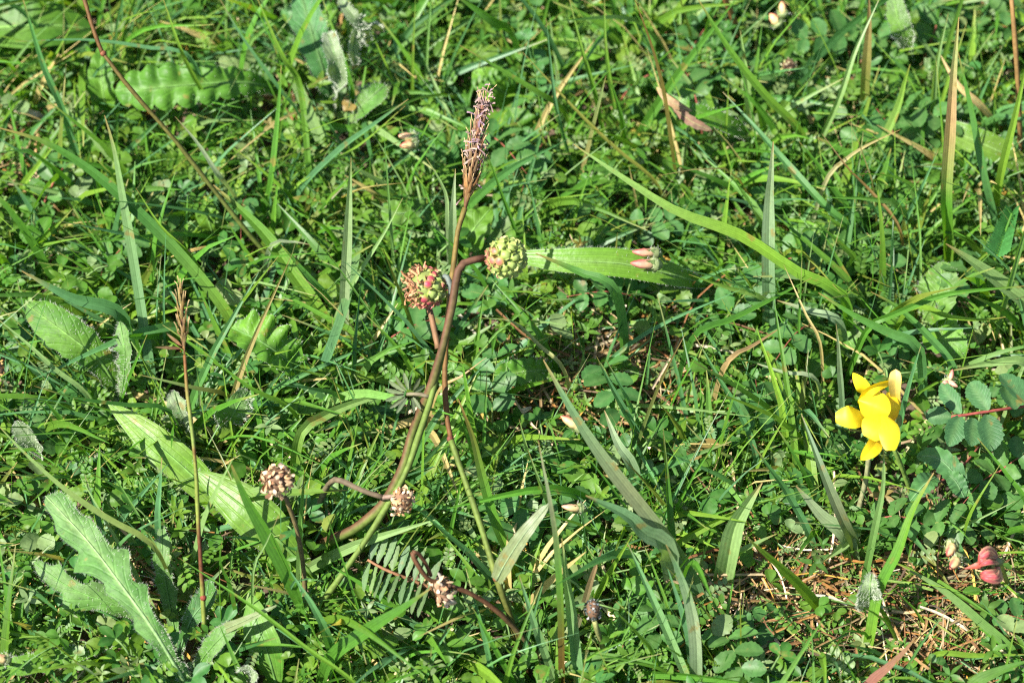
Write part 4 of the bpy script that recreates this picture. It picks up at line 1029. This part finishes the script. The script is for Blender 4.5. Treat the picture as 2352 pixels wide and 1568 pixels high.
# ------------------------------------------------------------------ yellow trefoil flower
YE, YO, YC = (.84, .67, .022), (.80, .58, .015), (.76, .56, .16)
q = plant('trefoil_flower', 'bright yellow bird\'s-foot trefoil flower cluster on a green stalk', 'flower', 2110, 1190)
FX = lambda x, y, z: (1850 + x / 6.03, 820 + y / 6.03, z)
def petal(parent, pts, wpx, prof, c0, c1, fold=.1, curl=0, N=None, name='petal', ripple=.02, rad=None):
    W = [P(*FX(x, y, z * MM)) for x, y, z in pts]
    mb = MB()
    leaf(mb, W, lambda t: wpx / 6.03 * .5 * PX * prof(t), N or Vector((0, -.45, .9)), lambda s, t: mixc(mixc(mixc(c1, c0, t * 1.8), c1, max(0, .3 - abs(s) * 3) * .5), (.85, .5, .01), .35 * max(0, math.cos(s * 15 + .4 * math.sin(t * 5))) ** 3 * (1 - t * .8)), 22, 21, None, fold, curl, ripple + .02, 2)
    o = mb.build(name, M_petal, parent)
    return o
petal(q, [(900, 560, 36), (800, 400, 40), (655, 215, 42)], 310, pf_point, YE, YO, .25, N=Vector((-.5, -.4, .75)))
petal(q, [(735, 640, 38), (870, 470, 42), (1010, 385, 43), (1190, 330, 42)], 150, pf_round, YO, YE, .5, N=Vector((0, -.9, .35)))
petal(q, [(880, 880, 37), (950, 680, 41), (1010, 480, 41)], 440, pf_round, YE, YE, .06, .25, N=Vector((-.1, -.3, .95)))
petal(q, [(830, 810, 36), (640, 820, 40), (415, 835, 39)], 310, pf_round, YE, YE, .0, .2, N=Vector((-.35, -.4, .85)))
petal(q, [(1090, 790, 39), (985, 940, 42.5), (880, 1120, 42)], 400, pf_round, YE, YE, .04, .2, N=Vector((-.2, -.4, .9)))
petal(q, [(1080, 790, 39.5), (1160, 1000, 43), (1180, 1290, 42)], 300, pf_round, YE, YE, .04, .25, N=Vector((.1, -.4, .9)))
petal(q, [(1010, 1090, 38), (930, 1250, 40), (762, 1425, 39)], 350, pf_point, YO, YO, .2, N=Vector((-.1, -.75, .6)))
petal(q, [(1270, 720, 33), (1240, 450, 42), (1245, 300, 46), (1250, 165, 47)], 165, lambda t: min(1, .55 + t * .6) * (1 if t < .85 else max(0, 1 - ((t - .85) / .15) ** 2) ** .5), YC, YE, .15, -.2, N=Vector((-.2, -.85, .5)))
petal(q, [(1180, 930, 33), (1210, 720, 37), (1140, 480, 40)], 210, pf_round, YO, (.6, .25, .02), .2, N=Vector((.6, -.5, .6)))
mb = MB(); blob(mb, P(*FX(1300, 880, 33 * MM)), (RIGHT * 7 * PX, FWD * 7 * PX, UPV * 14 * PX), lambda s: (.14, .2, .04), 8, 6); mb.build('calyx', M_bud, q)
mb = MB(); blob(mb, P(*FX(1000, 900, 35 * MM)), (RIGHT * 14 * PX, FWD * 7 * PX, UPV * 14 * PX), lambda s: (.14, .2, .04), 8, 6); mb.build('calyx', M_bud, q)
stalk(q, [(2110, 1190, 1), (2085, 1110, 16), (2055, 1035, 28), (2025, 985, 33)], 6, 5, lambda t, a: (.13, .2, .04), n=16)
keep([(1960, 900), (2030, 1020)], 70); keep([(2055, 870), (2050, 960)], 30)

# ------------------------------------------------------------------ red buds
RB, RO, RY = (.44, .06, .06), (.55, .24, .17), (.6, .45, .2)
def bud(parent, x0, y0, x1, y1, z, rpx, c0, c1):
    A, B = P(x0, y0, z * MM), P(x1, y1, (z + 2) * MM)
    mid = A.lerp(B, .55) + Vector((0, -.0004, .0006))
    rr = lambda t: rpx * .78 * PX * max(.05, math.sin(math.pi * (t * .9 + .08))) ** .7
    mb = MB(); tube(mb, [A, mid, B], rr, lambda t, a: mixc(mixc((.62, .5, .22), c1, t * 1.3), c0, max(0, math.sin(a * 2 + t) * .45 + (t - .45) * 1.7)), 10, 9)
    b = mb.build('bud', M_bud, parent)
    mb = MB(); e = A.lerp(B, .3)
    tube(mb, [A - (B - A) * .12, A.lerp(B, .12), e], lambda t: rpx * PX * (.55 + .6 * math.sin(math.pi * min(1, t * .8))), lambda t, a: mixc((.14, .2, .06), (.24, .28, .12), t), 6, 8)
    for k in range(5):
        a = k * 1.257
        S, U = frame(B - A, Vector((0, -.5, .8)))
        o_ = S * math.cos(a) + U * math.sin(a)
        p = A.lerp(B, .22) + o_ * rpx * PX * 1.05
        leaf(mb, [p, p + (B - A) * .2 + o_ * rpx * PX * .1, p + (B - A) * .36 + o_ * rpx * PX * .4], lambda t: rpx * PX * .4 * (1 - t), o_, lambda s, t: (.14, .21, .06), 4, 3)
    ca = mb.build('calyx', M_bud, b)
    mh = MB()
    g = [[(A.lerp(B, u) + (frame(B - A, Vector((0, -.5, .8)))[0] * math.cos(v) + frame(B - A, Vector((0, -.5, .8)))[1] * math.sin(v)) * rpx * PX, (frame(B - A, Vector((0, -.5, .8)))[0] * math.cos(v) + frame(B - A, Vector((0, -.5, .8)))[1] * math.sin(v)), Vector((0, 0, .1))) for v in [k * .7 for k in range(9)]] for u in (0, .15, .3, .45)]
    hairs(mh, g, 40, .0009, (.6, .62, .52), 0)
    h = mh.build('hairs', M_hair, b); h['kind'] = 'stuff'
    keep([(x0, y0), (x1, y1)], rpx * 1.6)
def buds(label, foot, items):
    q = plant('trefoil_bud', label, 'flower bud', foot[0], foot[1])
    cx, cy, cz = items[0][0], items[0][1], items[0][4]
    stalk(q, [(foot[0], foot[1], 1), ((foot[0] + cx) / 2 + 6, (foot[1] + cy) / 2, cz * .6), (cx, cy, cz)], 5, 4, lambda t, a: (.13, .19, .05), n=10, keepr=0)
    for it in items: bud(q, *it)
buds('pair of pink and yellow buds beside the long level plantain leaf', (1545, 640), [(1512, 582, 1452, 578, 30, 13, RB, RO), (1512, 608, 1448, 604, 30, 15, RB, RO)])
buds('orange-red bud pair below the tip of the blue-green slanting blade', (975, 345), [(955, 318, 915, 312, 24, 14, RO, RY), (955, 330, 918, 336, 24, 13, RB, RY)])
buds('orange and cream bud hidden at the foot of the stout grey-green blade', (1345, 1010), [(1338, 985, 1288, 955, 22, 14, RB, RY)])
buds('tiny red-tipped bud beside the purplish sheath', (1360, 1180), [(1340, 1168, 1290, 1162, 22, 11, RO, RY)])
buds('red buds near the top edge among trefoil leaves', (1795, 80), [(1790, 58, 1768, 32, 24, 16, RB, RY), (1800, 38, 1795, 4, 26, 13, RB, RY)])
buds('small wilted coral buds at the tip of the level pale blade', (2195, 900), [(2180, 878, 2188, 848, 26, 8, RB, RO), (2172, 874, 2200, 888, 26, 9, RO, (.5, .3, .2)), (2178, 880, 2165, 876, 26, 8, RO, (.5, .3, .2))])
buds('two hairy red buds beside the withered crimson flower', (2200, 1310), [(2188, 1248, 2176, 1276, 24, 15, RB, RY), (2200, 1280, 2182, 1306, 24, 15, RB, RY)])
buds('orange and cream bud cut off by the edge at the bottom', (15, 1540), [(20, 1515, -15, 1505, 20, 13, RO, RY)])
q = plant('withered_flower', 'withered crimson trefoil flower streaked with yellow in the bottom corner', 'flower', 2320, 1380)
stalk(q, [(2335, 1400, 1), (2315, 1340, 14), (2296, 1288, 26)], 5, 5, lambda t, a: (.2, .2, .04), n=10, keepr=0)
def wcol(s, t): return mixc(mixc((.26, .1, .12), (.40, .045, .045), t), (.6, .42, .2), max(0, math.sin(s * 9 + t * 4) - .35) * 1.0 + max(0, abs(s) - .8) * 1.5)
for k in range(9):
    u = k / 8
    tx, ty = lerp(2246, 2250, u), lerp(1288, 1326, u)
    bx, by = lerp(2262, 2285, u), lerp(1258, 1330, u)
    if k in (4, 5): continue
    mb = MB(); leaf(mb, [P(x, y, z * MM) for x, y, z in ((2295, lerp(1280, 1300, u), 25 + (k % 3)), (bx + 8, by + 4 * (1 - u), 31 + (k % 2) * 1.5), (lerp(tx, bx, .35), lerp(ty, by, .4), 32), (tx, ty, 29 + k % 2))], lambda t: 9 * PX * pf_lance(t), Vector((rnd.uniform(-.4, 0), rnd.uniform(-.5, -.3), .8)), wcol, 12, 7, None, -.3, .2, .02, 2)
    mb.build('petal', M_bud, q)
mb = MB(); leaf(mb, [P(x, y, z * MM) for x, y, z in ((2275, 1290, 26), (2250, 1298, 28), (2214, 1306, 26))], lambda t: 8 * PX * pf_lance(t), Vector((0, -.7, .7)), lambda s, t: (.45, .09, .06), 8, 5, None, -.4); mb.build('petal', M_bud, q)
mb = MB(); tube(mb, [P(2302, 1288, 25 * MM), P(2290, 1290, 27 * MM), P(2278, 1290, 27 * MM)], lambda t: lerp(6, 13, t) * PX, lambda t, a: (.2, .22, .08), 5, 8); mb.build('calyx', M_bud, q)
keep([(2225, 1300), (2285, 1280)], 40)

# ------------------------------------------------------------------ dead leaves that stand out
for la, pts, ww, c0, c1, ed in (
    ('mottled dead leaf, brown and green, lying at the bottom edge', [(1650, 1590, 5), (1690, 1530, 9), (1720, 1490, 10), (1758, 1452, 10)], 62, (.28, .22, .12), (.15, .18, .07), ed_lobe(4, .15)),
    ('ochre dead leaf lying in shade below the burnet stem', [(1150, 935, 6), (1115, 935, 9), (1080, 925, 9)], 62, (.3, .2, .04), (.2, .15, .04), None),
    ('orange dead leaf scrap in the dry patch beside the burnet stem', [(1160, 800, 5), (1140, 795, 7), (1115, 792, 7)], 30, (.5, .24, .03), (.4, .2, .04), None),
    ('pale bent straw lying in the bottom turf near the bristly head', [(1345, 1345, 6), (1380, 1385, 9), (1420, 1430, 9), (1438, 1445, 8)], 11, (.55, .45, .25), (.5, .4, .24), None),
    ('short cream straw leaning on the bent straw', [(1380, 1285, 12), (1386, 1310, 10), (1390, 1330, 8)], 10, (.58, .46, .28), (.55, .45, .3), None),
    ('cream broken straw lying just below the ochre dead leaf', [(1180, 948, 8), (1200, 944, 9), (1222, 934, 9)], 12, (.6, .5, .36), (.55, .42, .3), None),
    ('whitish dead leaf tip at the edge above the long arching blade', [(118, 268, 8), (80, 262, 12), (30, 250, 12), (-10, 215, 12)], 17, (.5, .42, .34), (.4, .32, .24), None),
    ('cream dead leaf scrap lying low near the edge', [(60, 440, 6), (72, 410, 9), (82, 385, 9)], 34, (.6, .42, .3), (.45, .3, .2), None),
    ('orange dead blade lying in the dry corner below the purplish shoot', [(1865, 1215, 8), (1890, 1228, 10), (1914, 1242, 9)], 13, (.6, .3, .06), (.5, .26, .06), None),
    ('tan thin twig lying across the scalloped leaf', [(480, 565, 22), (440, 575, 24), (392, 590, 24)], 8, (.5, .34, .1), (.45, .3, .1), None)):
    q = plant('dead_leaf', la, 'dead leaf', pts[0][0], pts[0][1], 'dead leaves lying in the turf')
    broad(q, pts, ww, pf_tongue if ed else pf_ell, ed, c0, c1, M_dry, 'leaf', ripple=.12, fold=.2)

# ------------------------------------------------------------------ grass blades scattered through the turf, each its own
GRP = 'short grass blades in the turf'
def rand_blade(mb, x, y, ln, wd, codes, lean=None, n=6, az=None, zt=.4):
    az = rnd.uniform(0, 6.28) if az is None else az
    le = rnd.uniform(.2, 1.15) if lean is None else lean
    d = Vector((math.cos(az) * math.sin(le), math.sin(az) * math.sin(le), math.cos(le)))
    b = Vector((x, y, 0))
    mid = b + d * ln * .55
    tip = b + d * ln + Vector((math.cos(az), math.sin(az), 0)) * ln * rnd.uniform(0, .25) - Vector((0, 0, ln * rnd.uniform(0, .3)))
    tip.z = max(.003, tip.z); mid.z = max(.004, mid.z)
    cf = rnd.uniform(.8, 1.2); bro = rnd.random() < .3
    def col(t):
        c = ramp(codes, t); c = (c[0] * cf, c[1] * cf, c[2] * cf)
        if bro and t > .85: c = mixc(c, COL['s'], (t - .85) * 4)
        return c
    ribbon(mb, [b, mid, tip], lambda t: wd * min(1, .6 + t * 2) * max(.04, min(1, (1 - t) * 2)) ** .8, cam_normal(.7), col, rnd.uniform(.05, .3), rnd.uniform(-.8, .8), n)
    return mid, tip
CODES = ['g', 'yg', 'gb', 'b', 'y', 'pg', 'g', 'yg', 'bk', 'p', 'y', 'yo', 'gy', 'g', 'gb', 'b', 'yg', 'ss']
CWORD = {'g': 'plain green', 'yg': 'green with yellowish foot', 'gb': 'blue-green tipped', 'b': 'blue-green', 'y': 'yellow-green', 'pg': 'green with pale foot', 'bk': 'dark tipped blue-green', 'p': 'pale green', 'yo': 'olive tipped', 'gy': 'yellow tipped green', 'ss': 'dead straw-coloured', 'pw': 'pale greyish'}
def d_any(px, py): return 1 - .6 * bare(px, py)
for x, y in spots(185, VIEW, d_any, .006, .012, 0):
    for tr in range(6):
        mb = MB()
        cw = rnd.choice(CODES); wd_ = rnd.uniform(.0010, .0026); ln_ = rnd.uniform(.028, .06)
        mid, tip = rand_blade(mb, 0, 0, ln_, wd_, cw, n=9)
        off = Vector((x, y, 0))
        if clear(mid + off, .95) and clear(tip + off, .95): break
    else: continue
    o = bpy.data.objects.new('grass_shoot', mb.mesh('grass_shoot', M_grass)); C.objects.link(o)
    o.location = (x, y, 0)
    la = ('broad ' if wd_ > .0018 else 'narrow ') + CWORD[cw].replace(' grass', '') + ' grass blade growing among the turf leaves'
    tag(o, la, 'grass blade', GRP + ': ' + ('broad ' if wd_ > .0018 else 'narrow ') + CWORD[cw])

# ------------------------------------------------------------------ what nobody could count
fg = MB()
for x, y in spots(1750, WIDE, lambda px, py: 1 - .85 * bare(px, py), .0034, .006, 0, 12):
    nb = rnd.choice((5, 8, 10, 13, 16)); ta = rnd.uniform(0, 6.28); hgt = rnd.uniform(.6, 1.25); cw = rnd.choice(CODES)
    wide = rnd.random() < .38
    for k in range(nb):
        for tr in range(4):
            sub = MB()
            a_ = rnd.uniform(0, 6.28); rr = rnd.uniform(0, .003)
            az = rnd.gauss(ta, 1.1)
            mid, tip = rand_blade(sub, x + rr * math.cos(a_), y + rr * math.sin(a_), hgt * rnd.uniform(.014, .042), rnd.uniform(.0009, .0021) if wide else rnd.uniform(.0003, .0009), cw if rnd.random() < .6 else rnd.choice(CODES), rnd.uniform(.25, 1.25), 5, az)
            if rnd.random() < .8 * max(bare(*proj(mid)), bare(*proj(tip))): continue
            if clear(mid) and clear(tip):
                j = len(fg.v); fg.v += sub.v; fg.c += sub.c; fg.l += sub.l
                fg.f += [tuple(i + j for i in q) for q in sub.f]
                break
for zx, zy, zrx, zry, zk in BARE:
    for i in range(int(zrx * zry / 190 * zk)):
        q0 = P(zx + rnd.gauss(0, .5) * zrx, zy + rnd.gauss(0, .5) * zry, 0)
        sub = MB()
        mid, tip = rand_blade(sub, q0.x, q0.y, rnd.uniform(.012, .034), rnd.uniform(.0003, .0008), rnd.choice(CODES[:11]), rnd.uniform(.7, 1.4), 5)
        if not (clear(mid, .8) and clear(tip, .8)): continue
        j = len(fg.v); fg.v += sub.v; fg.c += sub.c; fg.l += sub.l
        fg.f += [tuple(i_ + j for i_ in q) for q in sub.f]
tag(fg.build('grass', M_grass), 'fine short grass growing all through the turf', 'grass', kind='stuff')

dg = MB()
DC = [COL['s'], COL['d'], (.34, .22, .12), (.2, .12, .06), (.56, .46, .3), (.62, .48, .34), (.5, .27, .05), (.55, .3, .05), (.12, .075, .04), (.4, .33, .22)]
for i in range(13000):
    x, y = rnd.uniform(WIDE[0], WIDE[1]), rnd.uniform(WIDE[2], WIDE[3])
    px, py = proj(Vector((x, y, .003)))
    bb = bare(px, py)
    if rnd.random() > .14 + bb: continue
    a = rnd.uniform(0, 6.28); ln = rnd.uniform(.003, .016) * (1 + .5 * bb)
    z = rnd.uniform(.001, .006 + .007 * bb)
    d = Vector((math.cos(a), math.sin(a), rnd.uniform(-.25, .35)))
    p0 = Vector((x, y, z)); p1 = p0 + d * ln * .5 + Vector((0, 0, rnd.uniform(-.001, .0015))); p2 = p0 + d * ln + Vector((rnd.uniform(-1, 1), rnd.uniform(-1, 1), 0)) * ln * .15
    p1.z = max(.001, p1.z); p2.z = max(.001, p2.z)
    c0 = jit(rnd.choice(DC), .2); wd = rnd.choice((.0003, .0005, .0007, .0009)) * (1 - .3 * bb)
    ribbon(dg, [p0, p1, p2], lambda t: wd, cam_normal(.6), lambda t: c0, .15, rnd.uniform(-.8, .8), 4)
TC = [(.2, .12, .045), (.14, .075, .03), (.3, .2, .09), (.16, .07, .025), (.24, .12, .03), (.2, .15, .07), (.12, .15, .03), (.09, .06, .035), (.1, .17, .03), (.34, .25, .13)]
for zx, zy, zrx, zry, zk in BARE:
    for i in range(int(zrx * zry / 50 * zk)):
        q0 = P(zx + rnd.gauss(0, .5) * zrx, zy + rnd.gauss(0, .5) * zry, 0)
        a = rnd.gauss(.3, 1.1); ln = rnd.choice((rnd.uniform(.002, .008), rnd.uniform(.006, .022))); z = rnd.uniform(.002, .012)
        d = Vector((math.cos(a), math.sin(a), rnd.uniform(-.2, .25))) * rnd.choice((-1, 1))
        p0 = Vector((q0.x, q0.y, z)); p1 = p0 + d * ln * .5 + Vector((rnd.uniform(-1, 1), rnd.uniform(-1, 1), rnd.uniform(0, 1))) * ln * .1; p2 = p0 + d * ln + Vector((-d.y, d.x, 0)) * ln * rnd.uniform(-.35, .35)
        p1.z = max(.001, p1.z); p2.z = max(.001, p2.z)
        c0 = jit(rnd.choice(TC), .25); wd = rnd.choice((.0002, .0003, .0004, .0006))
        ribbon(dg, [p0, p1, p2], lambda t: wd, cam_normal(.6), lambda t: c0, .15, rnd.uniform(-.8, .8), 5)
tag(dg.build('dead_grass', M_dry), 'tan litter of dead grass lying on the soil', 'dead grass', kind='stuff')

def small_leaf(mb, p, d, U, ln, wd, c0, prof, n=5, m=3, edge=None):
    pts = [p, p + d * ln * .5 + U * ln * .06, p + d * ln - U * ln * rnd.uniform(-.1, .15)]
    leaf(mb, pts, lambda t: wd * prof(t) + 2e-5, U, lambda s, t: mixc(c0, COL['p'], .12 if (abs(s) < .1) else 0), n, m, edge, rnd.uniform(.05, .4))
def cover(num, zone, mind, dens, zr, lnr, kinds, kk):
    mb = MB()
    for x, y in spots(num, zone, dens, mind, zr[1], 0, 8):
        z = rnd.uniform(*zr)
        p = Vector((x, y, z))
        if kk and z > .009 and not clear(p, kk): continue
        kd = rnd.choice(kinds)
        px, py = proj(p)
        a0 = rnd.uniform(0, 6.28)
        U = Vector((rnd.gauss(-.12, .52), rnd.gauss(-.1, .52), 1)).normalized()
        mixx = max(0, min(1, (px - 500) / 1400))
        c0 = jit(mixc(rnd.choice([(.10, .215, .02), (.065, .18, .018), (.13, .24, .028)]), rnd.choice([(.07, .18, .026), (.06, .165, .038), (.10, .21, .026)]), mixx * .8 + rnd.uniform(-.2, .2)), .15)
        if rnd.random() < .035 and kd != 'pinn': c0 = jit(rnd.choice([(.3, .26, .06), (.26, .2, .08), (.22, .26, .05)]), .2)
        elif rnd.random() < .15: c0 = jit((.19, .27, .12), .15)
        ln = lerp(lnr[0], lnr[1], rnd.random() ** 1.4)
        if kd == 'tri':
            for k in (-1.1, 0, 1.1):
                d = Vector((math.cos(a0 + k), math.sin(a0 + k), rnd.uniform(-.2, .3))).normalized()
                small_leaf(mb, p, d, U, ln, ln * .4, c0, pf_obov, 5, 5)
        elif kd == 'serr':
            for k in (-.9, .9) if rnd.random() < .6 else (0,):
                d = Vector((math.cos(a0 + k), math.sin(a0 + k), rnd.uniform(-.2, .3))).normalized()
                burnet_leaflet(mb, p, d, U, ln * 1.5, ln * .62, c0, 6, rnd.uniform(.1, .4))
        elif kd == 'pinn':
            d0 = Vector((math.cos(a0), math.sin(a0), rnd.uniform(-.1, .4))).normalized()
            S0, U0 = frame(d0, U)
            for k in range(5):
                for sg in (-1, 1):
                    q0 = p + d0 * ln * .42 * k
                    small_leaf(mb, q0, (S0 * sg + d0 * .6 + U0 * rnd.uniform(-.2, .4)).normalized(), U0, ln * rnd.uniform(.5, .75), ln * rnd.uniform(.13, .2), jit(c0, .1), pf_ell, 4, 3)
        elif kd == 'lance':
            for k in range(5):
                d = Vector((math.cos(a0 + k * 1.26), math.sin(a0 + k * 1.26), rnd.uniform(0, .7))).normalized()
                small_leaf(mb, p, d, U, ln * 1.1, ln * .2, jit(c0, .1), pf_lance)
        else:
            d = Vector((math.cos(a0), math.sin(a0), rnd.uniform(-.2, .4))).normalized()
            small_leaf(mb, p, d, U, ln * 1.3, ln * .55, c0, pf_ell, 6, 5)
    return mb
KD = ['tri', 'serr', 'serr', 'lance', 'lance', 'pinn', 'pinn', 'pinn']
ll = cover(4800, WIDE, .0023, lambda px, py: 1 - .62 * bare(px, py), (.003, .009), (.0024, .0042), KD, 0)
tag(ll.build('undergrowth', M_leaf), 'low leaves filling the shade near the soil', 'undergrowth', kind='stuff')
lc_ = cover(7200, WIDE, .0021, lambda px, py: 1 - .85 * bare(px, py), (.009, .018), (.0015, .0038), KD, .8)
tag(lc_.build('foliage', M_leaf), 'small trefoil and burnet leaves covering the turf', 'ground cover', kind='stuff')
print('objects', len(sc.objects), 'KEEP', len(KEEP))
